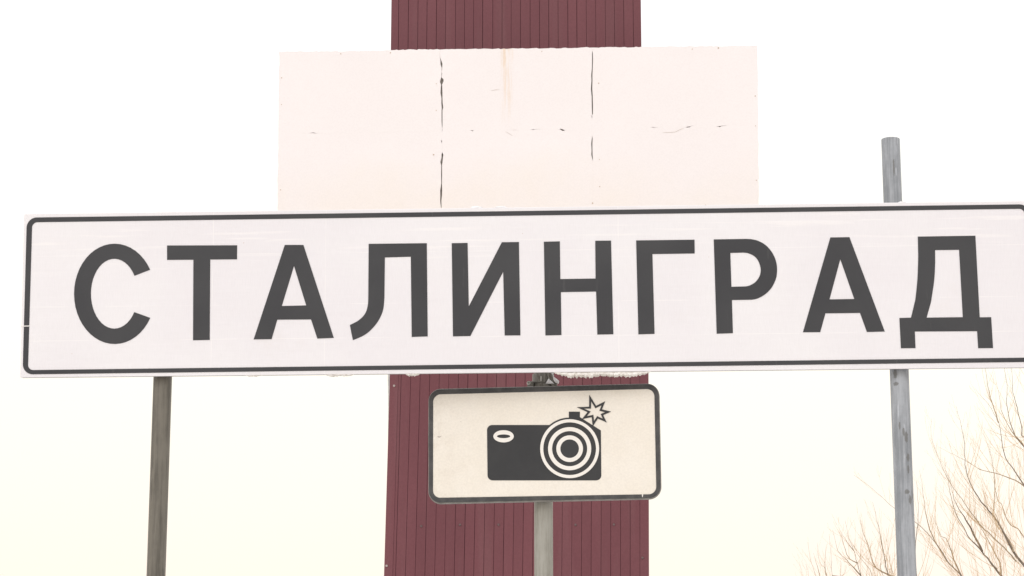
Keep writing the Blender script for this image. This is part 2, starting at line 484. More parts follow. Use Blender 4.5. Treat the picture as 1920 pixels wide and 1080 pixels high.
# ------------------------------------------------------------------ measured layout (metres, in each face's own frame)
SIGN = Frame((0.0332, 6.9366, 3.1195), 3.00, 0.00, 4.50)
PLATE = Frame((0.1002, 7.0407, 2.6433), 6.70, 0.35, 0.00)
SLAB = Frame((0.0448, 20.7656, 7.7469), 3.00, 0.00, 4.00)
TOWER = Frame((0.0416, 21.5118, 6.3144), 3.00, 0.00, 0.00)
SIGN_CORNERS = [(-1.6072, 0.265), (1.6187, 0.2646), (1.6187, -0.2629), (-1.6062, -0.2649)]
BORDER_OUT = [(-1.5973, 0.2527), (1.6001, 0.2536), (1.5996, -0.2452), (-1.5979, -0.2547)]
BORDER_IN = [(-1.5795, 0.2371), (1.5834, 0.2395), (1.5845, -0.2317), (-1.581, -0.2412)]
LETTERS = [
    ('С', [(-1.1931, 0.0781), (-1.2027, 0.0963), (-1.2142, 0.1128), (-1.2273, 0.1274), (-1.2417, 0.1398), (-1.2573, 0.1498), (-1.2738, 0.1572), (-1.2909, 0.1619), (-1.3082, 0.1638), (-1.3255, 0.1629), (-1.3425, 0.1591), (-1.3588, 0.1526), (-1.3743, 0.1434), (-1.3885, 0.1318), (-1.4013, 0.1179), (-1.4125, 0.1019), (-1.4218, 0.0843), (-1.429, 0.0651), (-1.4342, 0.0449), (-1.4371, 0.0239), (-1.4377, 0.0026), (-1.436, -0.0187), (-1.4321, -0.0397), (-1.426, -0.06), (-1.4178, -0.0791), (-1.4077, -0.0969), (-1.3959, -0.1129), (-1.3825, -0.1269), (-1.3678, -0.1387), (-1.352, -0.148), (-1.3354, -0.1548), (-1.3184, -0.1588), (-1.3011, -0.16), (-1.284, -0.1585), (-1.2672, -0.1542), (-1.2512, -0.1471), (-1.236, -0.1375), (-1.2221, -0.1255), (-1.2097, -0.1113), (-1.1989, -0.0951), (-1.19, -0.0772), (-1.2417, -0.0582), (-1.2479, -0.0713), (-1.2553, -0.0828), (-1.2637, -0.0926), (-1.2731, -0.1004), (-1.2831, -0.1061), (-1.2937, -0.1095), (-1.3045, -0.1107), (-1.3154, -0.1095), (-1.3262, -0.106), (-1.3365, -0.1003), (-1.3463, -0.0925), (-1.3552, -0.0827), (-1.3632, -0.0711), (-1.37, -0.058), (-1.3755, -0.0437), (-1.3796, -0.0284), (-1.3822, -0.0125), (-1.3833, 0.0037), (-1.3828, 0.0199), (-1.3807, 0.0358), (-1.3771, 0.0509), (-1.372, 0.065), (-1.3656, 0.0779), (-1.358, 0.0891), (-1.3493, 0.0986), (-1.3397, 0.106), (-1.3295, 0.1113), (-1.3188, 0.1143), (-1.3079, 0.115), (-1.297, 0.1133), (-1.2863, 0.1093), (-1.276, 0.1031), (-1.2664, 0.0948), (-1.2576, 0.0845), (-1.2499, 0.0726), (-1.2433, 0.0591)], []),
    ('Т', [(-1.1398, 0.156), (-0.9134, 0.1538), (-0.9131, 0.1085), (-0.9995, 0.1089), (-0.9974, -0.1501), (-1.051, -0.1506), (-1.0539, 0.1088), (-1.1388, 0.1093)], []),
    ('А', [(-0.7599, 0.1531), (-0.6999, 0.1523), (-0.6002, -0.1475), (-0.6529, -0.1492), (-0.6734, -0.0877), (-0.7815, -0.0874), (-0.7991, -0.1496), (-0.8565, -0.1497)], [[(-0.7296, 0.0851), (-0.6893, -0.0427), (-0.7674, -0.0437)]]),
    ('Л', [(-0.4905, 0.1532), (-0.3044, 0.1531), (-0.3012, -0.1458), (-0.352, -0.147), (-0.3555, 0.1102), (-0.4384, 0.1088), (-0.4392, 0.0105), (-0.4392, 0.0054), (-0.4393, -0.0019), (-0.4393, -0.0104), (-0.4395, -0.0191), (-0.4399, -0.0271), (-0.4404, -0.0344), (-0.4409, -0.0417), (-0.4416, -0.0489), (-0.4427, -0.056), (-0.4444, -0.063), (-0.4467, -0.07), (-0.4494, -0.0769), (-0.4526, -0.0838), (-0.4562, -0.0905), (-0.4601, -0.0969), (-0.4644, -0.1032), (-0.4693, -0.1094), (-0.4744, -0.1153), (-0.4796, -0.1208), (-0.4846, -0.1257), (-0.4893, -0.1299), (-0.4938, -0.1334), (-0.4983, -0.1366), (-0.5031, -0.1395), (-0.5083, -0.1425), (-0.5145, -0.1455), (-0.5217, -0.1486), (-0.5288, -0.1515), (-0.535, -0.1539), (-0.5394, -0.1556), (-0.5493, -0.1071), (-0.5455, -0.1053), (-0.5401, -0.1027), (-0.5339, -0.0997), (-0.5276, -0.0963), (-0.5222, -0.0929), (-0.5175, -0.0893), (-0.513, -0.0855), (-0.5089, -0.0815), (-0.5051, -0.0772), (-0.5019, -0.0726), (-0.4992, -0.0677), (-0.4969, -0.0625), (-0.4951, -0.0571), (-0.4937, -0.0514), (-0.4925, -0.0454), (-0.4916, -0.0384), (-0.4912, -0.0305), (-0.491, -0.0227), (-0.491, -0.0159), (-0.4909, -0.0112)], []),
    ('И', [(-0.2248, 0.1521), (-0.1741, 0.1522), (-0.1706, -0.0514), (-0.0649, 0.1532), (-0.0105, 0.1532), (-0.0072, -0.1454), (-0.057, -0.1454), (-0.061, 0.0584), (-0.1657, -0.146), (-0.221, -0.1466)], []),
    ('Н', [(0.0687, 0.1531), (0.1196, 0.1537), (0.1204, 0.0327), (0.2319, 0.0331), (0.2319, 0.1542), (0.2821, 0.1541), (0.2863, -0.145), (0.2358, -0.1455), (0.2332, -0.0085), (0.1218, -0.009), (0.1225, -0.146), (0.0719, -0.1467)], []),
    ('Г', [(0.3615, 0.1537), (0.5464, 0.1537), (0.546, 0.1097), (0.4126, 0.1093), (0.4161, -0.1451), (0.3652, -0.1463)], []),
    ('Р', [(0.6068, 0.1538), (0.7107, 0.1542), (0.7242, 0.1533), (0.7271, 0.1527), (0.7311, 0.1519), (0.7359, 0.1509), (0.741, 0.1496), (0.7459, 0.1478), (0.7508, 0.1455), (0.7559, 0.1429), (0.7611, 0.14), (0.7661, 0.1366), (0.7708, 0.1329), (0.7752, 0.1288), (0.7794, 0.1241), (0.7835, 0.1191), (0.7871, 0.114), (0.7905, 0.1088), (0.7934, 0.1035), (0.7959, 0.0981), (0.7982, 0.0925), (0.8001, 0.0869), (0.8016, 0.0814), (0.8028, 0.076), (0.8037, 0.0705), (0.8042, 0.0651), (0.8044, 0.0596), (0.8044, 0.0542), (0.8042, 0.0488), (0.8038, 0.0434), (0.8031, 0.038), (0.8021, 0.0325), (0.8005, 0.027), (0.7985, 0.0212), (0.796, 0.0153), (0.7931, 0.0093), (0.7899, 0.0036), (0.7866, -0.0017), (0.7829, -0.0065), (0.779, -0.011), (0.7748, -0.0152), (0.7705, -0.0191), (0.7661, -0.0227), (0.7615, -0.026), (0.7566, -0.029), (0.7516, -0.0317), (0.7468, -0.034), (0.7424, -0.036), (0.7381, -0.0374), (0.7337, -0.0385), (0.7297, -0.0391), (0.7263, -0.0396), (0.7239, -0.04), (0.6609, -0.0403), (0.6621, -0.1455), (0.6111, -0.1466)], [[(0.6584, 0.1099), (0.6999, 0.1106), (0.7133, 0.1089), (0.7158, 0.1078), (0.7195, 0.1063), (0.7237, 0.1045), (0.7279, 0.1024), (0.7316, 0.1002), (0.7346, 0.0977), (0.7375, 0.095), (0.7401, 0.0921), (0.7425, 0.0889), (0.7447, 0.0855), (0.7466, 0.0818), (0.7483, 0.0776), (0.7498, 0.0734), (0.751, 0.0691), (0.7519, 0.065), (0.7525, 0.0611), (0.7529, 0.0573), (0.753, 0.0535), (0.7528, 0.0499), (0.7523, 0.0463), (0.7516, 0.0427), (0.7507, 0.0393), (0.7494, 0.0359), (0.7479, 0.0326), (0.7462, 0.0293), (0.7441, 0.0261), (0.7417, 0.0229), (0.7391, 0.0197), (0.7362, 0.0168), (0.7333, 0.0142), (0.7301, 0.0119), (0.7266, 0.0098), (0.723, 0.0079), (0.7195, 0.0063), (0.7164, 0.005), (0.7135, 0.0041), (0.7107, 0.0035), (0.7082, 0.0031), (0.7061, 0.0029), (0.7046, 0.0026), (0.66, 0.0018)]]),
    ('А', [(0.9738, 0.1555), (1.0338, 0.1558), (1.1364, -0.1451), (1.0808, -0.1462), (1.0607, -0.0856), (0.9529, -0.0857), (0.9351, -0.1451), (0.8811, -0.1448)], [[(1.0034, 0.0855), (1.044, -0.0412), (0.9665, -0.0417)]]),
    ('Д', [(1.2478, 0.1549), (1.4276, 0.1554), (1.4327, -0.1035), (1.4682, -0.1033), (1.4708, -0.2007), (1.4247, -0.2006), (1.4232, -0.1471), (1.2298, -0.1461), (1.2306, -0.1984), (1.1851, -0.1984), (1.1831, -0.103), (1.2193, -0.1022), (1.2343, -0.0457), (1.2356, -0.0365), (1.2374, -0.0236), (1.2394, -0.0086), (1.2414, 0.0072), (1.2429, 0.0221), (1.2442, 0.0373), (1.2452, 0.0539), (1.2461, 0.07), (1.2468, 0.0839), (1.2473, 0.0937)], [[(1.3005, 0.1111), (1.3753, 0.1112), (1.3802, -0.1024), (1.2677, -0.1027), (1.283, -0.053), (1.2847, -0.0435), (1.2872, -0.0299), (1.2901, -0.0143), (1.2928, 0.0015), (1.2949, 0.0155), (1.2964, 0.0285), (1.2976, 0.0417), (1.2984, 0.0541), (1.2991, 0.0646), (1.2996, 0.0721)]])]
PLATE_OUT = [(-0.3697, 0.1847), (0.3699, 0.1841), (0.3697, -0.1833), (-0.3693, -0.1848)]
PLATE_RING_OUT = [(-0.3673, 0.182), (0.3678, 0.1816), (0.3676, -0.1803), (-0.3666, -0.1808)]
PLATE_RING_IN = [(-0.3535, 0.1661), (0.354, 0.1657), (0.3541, -0.1689), (-0.3536, -0.1661)]
PICTO_BODY = [(-0.1802, 0.0456), (-0.1799, 0.0498), (-0.1784, 0.0541), (-0.1758, 0.0577), (-0.1723, 0.0605), (-0.1681, 0.0622), (-0.1636, 0.0627), (0.0813, 0.0568), (0.0818, 0.0995), (0.117, 0.0986), (0.1168, 0.0811), (0.1827, 0.0369), (0.1821, -0.1063), (0.1817, -0.1087), (0.1802, -0.1129), (0.1776, -0.1165), (0.1741, -0.1192), (0.17, -0.1209), (0.1656, -0.1214), (-0.1629, -0.1144), (-0.1674, -0.1136), (-0.1716, -0.1117), (-0.1751, -0.1087), (-0.1777, -0.1048), (-0.1791, -0.1004)]
PICTO_LENS_DISC = [(0.1818, -0.0214), (0.181, -0.0325), (0.179, -0.0434), (0.1758, -0.054), (0.1714, -0.0642), (0.166, -0.0737), (0.1594, -0.0826), (0.152, -0.0907), (0.1436, -0.0979), (0.1345, -0.1041), (0.1248, -0.1093), (0.1146, -0.1133), (0.1039, -0.1161), (0.093, -0.1178), (0.0819, -0.1181), (0.0709, -0.1173), (0.06, -0.1152), (0.0494, -0.1119), (0.0392, -0.1074), (0.0296, -0.1019), (0.0206, -0.0953), (0.0124, -0.0877), (0.0051, -0.0792), (-0.0012, -0.07), (-0.0065, -0.0602), (-0.0107, -0.0498), (-0.0137, -0.039), (-0.0154, -0.028), (-0.016, -0.0169), (-0.0152, -0.0057), (-0.0133, 0.0052), (-0.0101, 0.0159), (-0.0057, 0.0261), (-0.0003, 0.0358), (0.0063, 0.0447), (0.0138, 0.0529), (0.0221, 0.0602), (0.0313, 0.0664), (0.0411, 0.0716), (0.0514, 0.0756), (0.0621, 0.0785), (0.0731, 0.0801), (0.0843, 0.0804), (0.0954, 0.0795), (0.1063, 0.0774), (0.1169, 0.074), (0.1271, 0.0695), (0.1368, 0.0638), (0.1457, 0.0572), (0.1539, 0.0495), (0.1612, 0.041), (0.1675, 0.0318), (0.1727, 0.0219), (0.1768, 0.0115), (0.1797, 0.0007), (0.1814, -0.0103)]
PICTO_RINGS = [([(0.1765, -0.0213), (0.1757, -0.0318), (0.1738, -0.0421), (0.1708, -0.0521), (0.1667, -0.0617), (0.1615, -0.0708), (0.1553, -0.0792), (0.1482, -0.0869), (0.1404, -0.0937), (0.1318, -0.0996), (0.1226, -0.1044), (0.1129, -0.1082), (0.1028, -0.1109), (0.0924, -0.1124), (0.082, -0.1128), (0.0716, -0.112), (0.0613, -0.11), (0.0512, -0.1069), (0.0416, -0.1027), (0.0325, -0.0974), (0.024, -0.0911), (0.0162, -0.084), (0.0093, -0.076), (0.0033, -0.0673), (-0.0017, -0.058), (-0.0056, -0.0481), (-0.0084, -0.038), (-0.0101, -0.0275), (-0.0106, -0.017), (-0.0099, -0.0065), (-0.008, 0.0039), (-0.005, 0.014), (-0.0009, 0.0237), (0.0043, 0.0328), (0.0104, 0.0413), (0.0175, 0.049), (0.0255, 0.0559), (0.0341, 0.0618), (0.0434, 0.0667), (0.0531, 0.0705), (0.0633, 0.0732), (0.0737, 0.0747), (0.0842, 0.075), (0.0947, 0.0742), (0.105, 0.0721), (0.1151, 0.069), (0.1247, 0.0647), (0.1339, 0.0593), (0.1423, 0.053), (0.1501, 0.0458), (0.1569, 0.0377), (0.1629, 0.029), (0.1678, 0.0196), (0.1717, 0.0098), (0.1744, -0.0004), (0.176, -0.0108)], [(0.1667, -0.0211), (0.166, -0.0305), (0.1643, -0.0397), (0.1616, -0.0487), (0.1579, -0.0573), (0.1533, -0.0654), (0.1477, -0.0729), (0.1414, -0.0798), (0.1344, -0.0859), (0.1267, -0.0911), (0.1184, -0.0955), (0.1097, -0.0989), (0.1007, -0.1013), (0.0915, -0.1027), (0.0821, -0.103), (0.0728, -0.1022), (0.0636, -0.1005), (0.0546, -0.0977), (0.046, -0.0939), (0.0378, -0.0892), (0.0302, -0.0836), (0.0233, -0.0772), (0.0171, -0.07), (0.0117, -0.0622), (0.0072, -0.0539), (0.0037, -0.0451), (0.0012, -0.036), (-0.0003, -0.0266), (-0.0007, -0.0172), (-0.0001, -0.0078), (0.0016, 0.0015), (0.0042, 0.0105), (0.0079, 0.0191), (0.0126, 0.0273), (0.0181, 0.0349), (0.0244, 0.0418), (0.0315, 0.048), (0.0393, 0.0533), (0.0476, 0.0576), (0.0563, 0.061), (0.0654, 0.0634), (0.0747, 0.0648), (0.0841, 0.0651), (0.0935, 0.0643), (0.1027, 0.0625), (0.1117, 0.0597), (0.1204, 0.0559), (0.1285, 0.0511), (0.1361, 0.0454), (0.143, 0.039), (0.1492, 0.0318), (0.1545, 0.0239), (0.1589, 0.0156), (0.1624, 0.0068), (0.1648, -0.0023), (0.1663, -0.0117)]), ([(0.1515, -0.0207), (0.151, -0.0284), (0.1496, -0.036), (0.1474, -0.0433), (0.1443, -0.0504), (0.1406, -0.057), (0.136, -0.0632), (0.1309, -0.0688), (0.1251, -0.0738), (0.1188, -0.0781), (0.112, -0.0817), (0.1049, -0.0844), (0.0975, -0.0864), (0.09, -0.0875), (0.0823, -0.0878), (0.0746, -0.0872), (0.0671, -0.0857), (0.0597, -0.0835), (0.0527, -0.0804), (0.046, -0.0765), (0.0398, -0.0719), (0.0341, -0.0666), (0.0291, -0.0608), (0.0247, -0.0544), (0.021, -0.0476), (0.0181, -0.0404), (0.0161, -0.0329), (0.0149, -0.0253), (0.0145, -0.0176), (0.015, -0.0099), (0.0164, -0.0023), (0.0186, 0.0051), (0.0216, 0.0122), (0.0254, 0.0189), (0.0299, 0.0251), (0.0351, 0.0307), (0.0409, 0.0357), (0.0472, 0.0401), (0.054, 0.0437), (0.0612, 0.0465), (0.0686, 0.0484), (0.0762, 0.0495), (0.0839, 0.0498), (0.0916, 0.0492), (0.0991, 0.0477), (0.1065, 0.0454), (0.1136, 0.0422), (0.1203, 0.0383), (0.1265, 0.0337), (0.1321, 0.0284), (0.1372, 0.0225), (0.1415, 0.0161), (0.1452, 0.0093), (0.148, 0.0021), (0.15, -0.0054), (0.1512, -0.013)], [(0.1387, -0.0204), (0.1383, -0.0267), (0.1372, -0.0328), (0.1354, -0.0388), (0.1329, -0.0445), (0.1298, -0.0499), (0.1262, -0.055), (0.1219, -0.0595), (0.1172, -0.0636), (0.1121, -0.0671), (0.1066, -0.07), (0.1008, -0.0723), (0.0948, -0.0739), (0.0887, -0.0748), (0.0824, -0.075), (0.0762, -0.0745), (0.0701, -0.0733), (0.0641, -0.0714), (0.0584, -0.0689), (0.0529, -0.0658), (0.0479, -0.062), (0.0433, -0.0578), (0.0392, -0.053), (0.0356, -0.0478), (0.0326, -0.0423), (0.0303, -0.0364), (0.0286, -0.0303), (0.0276, -0.0241), (0.0273, -0.0179), (0.0278, -0.0116), (0.0289, -0.0054), (0.0307, 0.0006), (0.0331, 0.0063), (0.0362, 0.0117), (0.0399, 0.0168), (0.0441, 0.0214), (0.0488, 0.0255), (0.054, 0.029), (0.0595, 0.0319), (0.0653, 0.0342), (0.0713, 0.0358), (0.0775, 0.0367), (0.0837, 0.0369), (0.09, 0.0364), (0.0961, 0.0352), (0.1021, 0.0333), (0.1079, 0.0307), (0.1133, 0.0276), (0.1184, 0.0238), (0.123, 0.0195), (0.1271, 0.0147), (0.1306, 0.0095), (0.1336, 0.004), (0.1359, -0.0019), (0.1375, -0.008), (0.1385, -0.0142)]), ([(0.1254, -0.0201), (0.125, -0.0249), (0.1242, -0.0295), (0.1228, -0.0341), (0.1209, -0.0384), (0.1186, -0.0425), (0.1158, -0.0464), (0.1126, -0.0498), (0.109, -0.0529), (0.1051, -0.0556), (0.101, -0.0578), (0.0966, -0.0595), (0.092, -0.0607), (0.0873, -0.0614), (0.0826, -0.0616), (0.0779, -0.0612), (0.0732, -0.0603), (0.0687, -0.0589), (0.0643, -0.057), (0.0602, -0.0546), (0.0563, -0.0517), (0.0528, -0.0485), (0.0497, -0.0449), (0.047, -0.0409), (0.0448, -0.0367), (0.043, -0.0323), (0.0417, -0.0276), (0.041, -0.0229), (0.0408, -0.0182), (0.0411, -0.0134), (0.0419, -0.0087), (0.0433, -0.0042), (0.0452, 0.0002), (0.0475, 0.0043), (0.0503, 0.0081), (0.0535, 0.0116), (0.0571, 0.0147), (0.061, 0.0174), (0.0652, 0.0196), (0.0696, 0.0213), (0.0742, 0.0225), (0.0788, 0.0232), (0.0836, 0.0234), (0.0883, 0.023), (0.093, 0.0221), (0.0975, 0.0207), (0.1019, 0.0187), (0.106, 0.0163), (0.1099, 0.0135), (0.1134, 0.0102), (0.1165, 0.0066), (0.1192, 0.0026), (0.1214, -0.0016), (0.1232, -0.006), (0.1244, -0.0107), (0.1252, -0.0154)], [(0.1126, -0.0198), (0.1123, -0.0231), (0.1117, -0.0264), (0.1108, -0.0296), (0.1095, -0.0326), (0.1079, -0.0355), (0.1059, -0.0381), (0.1037, -0.0405), (0.1012, -0.0427), (0.0985, -0.0446), (0.0956, -0.0461), (0.0925, -0.0473), (0.0893, -0.0481), (0.086, -0.0486), (0.0827, -0.0487), (0.0795, -0.0485), (0.0762, -0.0478), (0.073, -0.0469), (0.07, -0.0455), (0.0671, -0.0438), (0.0644, -0.0419), (0.062, -0.0396), (0.0598, -0.0371), (0.0579, -0.0343), (0.0564, -0.0314), (0.0551, -0.0283), (0.0543, -0.0251), (0.0537, -0.0218), (0.0536, -0.0185), (0.0538, -0.0152), (0.0544, -0.0119), (0.0554, -0.0087), (0.0567, -0.0057), (0.0583, -0.0028), (0.0602, -0.0001), (0.0625, 0.0023), (0.065, 0.0044), (0.0677, 0.0063), (0.0706, 0.0079), (0.0737, 0.0091), (0.0769, 0.0099), (0.0801, 0.0104), (0.0834, 0.0105), (0.0867, 0.0102), (0.09, 0.0096), (0.0932, 0.0086), (0.0962, 0.0072), (0.0991, 0.0056), (0.1018, 0.0036), (0.1042, 0.0013), (0.1064, -0.0012), (0.1082, -0.004), (0.1098, -0.0069), (0.111, -0.01), (0.1119, -0.0132), (0.1124, -0.0165)])]
PICTO_EYE = ([(-0.0944, 0.0246), (-0.0951, 0.0208), (-0.0969, 0.0172), (-0.1, 0.0139), (-0.1041, 0.011), (-0.109, 0.0087), (-0.1147, 0.007), (-0.1208, 0.0061), (-0.1272, 0.0058), (-0.1336, 0.0064), (-0.1397, 0.0076), (-0.1454, 0.0096), (-0.1503, 0.0121), (-0.1544, 0.0152), (-0.1574, 0.0186), (-0.1593, 0.0223), (-0.1599, 0.0262), (-0.1592, 0.03), (-0.1573, 0.0336), (-0.1543, 0.0369), (-0.1502, 0.0398), (-0.1452, 0.0421), (-0.1396, 0.0438), (-0.1334, 0.0447), (-0.127, 0.045), (-0.1206, 0.0444), (-0.1145, 0.0432), (-0.1088, 0.0412), (-0.1039, 0.0387), (-0.0998, 0.0356), (-0.0968, 0.0321), (-0.095, 0.0284)], [(-0.1058, 0.0249), (-0.1062, 0.0237), (-0.1074, 0.0226), (-0.1094, 0.0216), (-0.1121, 0.0208), (-0.1153, 0.0201), (-0.119, 0.0196), (-0.123, 0.0194), (-0.1272, 0.0194), (-0.1313, 0.0196), (-0.1353, 0.02), (-0.139, 0.0207), (-0.1422, 0.0215), (-0.1449, 0.0225), (-0.1468, 0.0236), (-0.148, 0.0247), (-0.1484, 0.0259), (-0.148, 0.0271), (-0.1468, 0.0282), (-0.1448, 0.0292), (-0.1422, 0.03), (-0.1389, 0.0307), (-0.1353, 0.0311), (-0.1312, 0.0314), (-0.1271, 0.0314), (-0.1229, 0.0312), (-0.1189, 0.0308), (-0.1152, 0.0301), (-0.112, 0.0293), (-0.1094, 0.0283), (-0.1074, 0.0272), (-0.1062, 0.0261)])
PICTO_STAR = ([(0.1476, 0.1521), (0.1686, 0.116), (0.1978, 0.1297), (0.1872, 0.1041), (0.216, 0.0961), (0.1908, 0.0859), (0.2018, 0.0619), (0.174, 0.0752), (0.157, 0.0501), (0.1544, 0.0802), (0.1233, 0.0747), (0.1415, 0.0965), (0.1077, 0.113), (0.1465, 0.1135)], [(0.153, 0.131), (0.1663, 0.1082), (0.1863, 0.1176), (0.1791, 0.1001), (0.1973, 0.095), (0.1828, 0.0892), (0.1896, 0.0744), (0.1719, 0.0828), (0.1615, 0.0674), (0.1598, 0.0873), (0.1385, 0.0835), (0.151, 0.0985), (0.1287, 0.1083), (0.1523, 0.1076)])
PLATE_CHIP = [(0.3084, -0.1692), (0.3131, -0.1693), (0.3111, -0.1778), (0.3098, -0.1777)]
PLATE_MARK = [(-0.3405, 0.0313), (-0.3354, 0.027), (-0.3259, 0.03), (-0.3354, 0.0287)]
SIGN_SCRATCH = [(-1.6072, -0.0984), (-1.5787, -0.0979), (-1.5786, -0.1006), (-1.6071, -0.1013)]
POST_LEFT = (-1.1191, 7.0719)
POST_RIGHT = (1.2201, 6.9493)
POST_MIDDLE = (0.1002, 7.1011)
SLAB_CORNERS = [(-2.317, 0.7933), (2.329, 0.7773), (2.3096, -0.9401), (-2.3135, -0.9323)]
SEAM_LEFT = [(-0.7438, 0.715, 0.0017), (-0.7334, 0.6794, 0.0103), (-0.7282, 0.644, 0.0189), (-0.723, 0.6085, 0.0069), (-0.7247, 0.5873, 0.0051), (-0.7264, 0.5696, 0.0), (-0.7246, 0.5484, 0.0069), (-0.7264, 0.5272, 0.0034), (-0.7281, 0.5113, 0.0051), (-0.7229, 0.4918, 0.0377), (-0.7228, 0.4671, 0.0411), (-0.7263, 0.4407, 0.0154), (-0.7279, 0.3613, 0.0223), (-0.7227, 0.3084, 0.0137), (-0.7226, 0.2556, 0.0154), (-0.7174, 0.2115, 0.0223), (-0.7226, 0.1852, 0.012), (-0.7225, 0.0797, 0.0103), (-0.7207, 0.027, 0.0069), (-0.7207, 0.0007, 0.0), (-0.719, -0.0081, 0.0069), (-0.7207, -0.0186, 0.0), (-0.724, -0.1062, 0.0), (-0.7257, -0.1184, 0.0103), (-0.724, -0.1342, 0.0034), (-0.7223, -0.1483, 0.0), (-0.7205, -0.227, 0.0), (-0.717, -0.2533, 0.024), (-0.7187, -0.2795, 0.0154), (-0.729, -0.323, 0.0257), (-0.7255, -0.358, 0.0103), (-0.7254, -0.4453, 0.012), (-0.7254, -0.5324, 0.0086), (-0.7304, -0.602, 0.0257), (-0.7304, -0.6542, 0.0206), (-0.7338, -0.7063, 0.0154), (-0.7286, -0.7671, 0.0069), (-0.7285, -0.7793, 0.0)]
SEAM_RIGHT = [(0.7348, 0.7553, 0.0), (0.7362, 0.7253, 0.0086), (0.7375, 0.6723, 0.012), (0.735, 0.5842, 0.0103), (0.7292, 0.5138, 0.0154), (0.7304, 0.461, 0.012), (0.7262, 0.3731, 0.0171), (0.7307, 0.3028, 0.012), (0.7315, 0.1975, 0.0137), (0.7326, 0.1274, 0.0103), (0.7308, 0.1169, 0.0), (0.7256, 0.11, 0.0069), (0.7272, 0.0924, 0.0051), (0.727, 0.0784, 0.0), (0.7273, -0.0877, 0.0), (0.727, -0.1174, 0.0103), (0.7232, -0.161, 0.0137), (0.7244, -0.222, 0.0103), (0.7239, -0.2743, 0.012), (0.7287, -0.3092, 0.0069), (0.7319, -0.3371, 0.0), (0.7249, -0.7432, 0.0), (0.7248, -0.7501, 0.0086), (0.7247, -0.757, 0.0)]
SEAM_ACROSS = [(-2.3156, 0.002, 0.0), (-2.0283, -0.0234, 0.0), (-2.0024, -0.0221, 0.0034), (-1.973, -0.0172, 0.012), (-1.9521, -0.0228, 0.0069), (-1.9278, -0.0267, 0.0), (-0.4487, -0.021, 0.0), (-0.4367, -0.0176, 0.0103), (-0.4247, -0.0231, 0.0154), (-0.4126, -0.0215, 0.0), (0.1267, -0.0174, 0.0), (0.1473, -0.0177, 0.0051), (0.161, -0.0197, 0.0137), (0.1747, -0.0164, 0.0051), (0.2467, -0.0157, 0.0), (0.4112, -0.0217, 0.0), (0.4215, -0.0184, 0.0171), (0.4403, -0.0274, 0.0343), (0.4591, -0.0312, 0.0137), (0.4694, -0.0314, 0.0), (0.5036, -0.0319, 0.0), (1.2899, -0.0141, 0.0), (1.3155, -0.0145, 0.0103), (1.3274, -0.0164, 0.0051), (1.3752, -0.0119, 0.0), (1.6239, -0.0192, 0.0), (1.6393, -0.0177, 0.0154), (1.6649, -0.0146, 0.0171), (1.6752, -0.0095, 0.0051), (1.6992, 0.0006, 0.0), (1.9117, -0.0131, 0.0), (1.9406, -0.0153, 0.0086), (1.9524, -0.0172, 0.0223), (1.9644, -0.0122, 0.0086), (2.0258, -0.0044, 0.0), (2.3196, -0.0159, 0.0)]
SLAB_CRACKS = [[(-0.1089, -0.035), (-0.0785, -0.0528), (-0.04, -0.0776)], [(1.4069, -0.0669), (1.4529, -0.0686), (1.5245, -0.0645), (1.5657, -0.0441), (1.6068, -0.027)], [(-0.245, 0.3701), (-0.2088, 0.378), (-0.1674, 0.3805)], [(-0.0398, -0.0219), (-0.0037, -0.0203)]]
SLAB_DOTS = [(-2.2878, 0.5317), (-2.2848, 0.2661), (-2.2855, -0.5772), (-1.7246, -0.7913), (-1.7105, 0.7616), (-0.7781, 0.4486), (-0.7778, 0.1843), (-0.803, -0.2521), (0.7945, 0.4282), (0.7952, -0.3223), (0.7952, -0.5882), (0.7248, -0.7484), (-1.2258, 0.764), (0.2476, 0.7522), (1.7005, 0.7511), (1.952, 0.7574), (2.2963, 0.2777), (2.2936, -0.0155), (2.2904, -0.5466), (1.8039, -0.7835)]
SLAB_TOP = [(-2.317, 0.7933)]
BOARD_X_HIGH = [-1.2692, -1.1922, -1.0929, -0.9954, -0.904, -0.8081, -0.7153, -0.6149, -0.5222, -0.431, -0.3384, -0.2367, -0.1426, -0.0501, 0.0439, 0.1409, 0.2363, 0.3301, 0.424, 0.5223, 0.613, 0.7082, 0.8033, 0.8999, 0.992, 1.0855, 1.1805, 1.2601]
BOARD_X_LOW = [-1.2727, -1.1874, -1.1602, -1.0662, -0.9721, -0.8781, -0.784, -0.6901, -0.5961, -0.5022, -0.4084, -0.3146, -0.2208, -0.1271, -0.0334, 0.0602, 0.1538, 0.2474, 0.3409, 0.4343, 0.5277, 0.6211, 0.7145, 0.8078, 0.901, 0.9942, 1.0874, 1.1805, 1.2688]
TOWER_SCREWS = [(-0.9159, -2.3226), (-0.5427, -2.3114), (-0.171, -2.3126), (0.201, -2.3132), (0.5682, -2.3179), (0.9364, -2.3175), (1.207, -2.6377), (-1.2471, -2.7018), (-1.1945, -0.9497), (1.2262, -1.1893)]
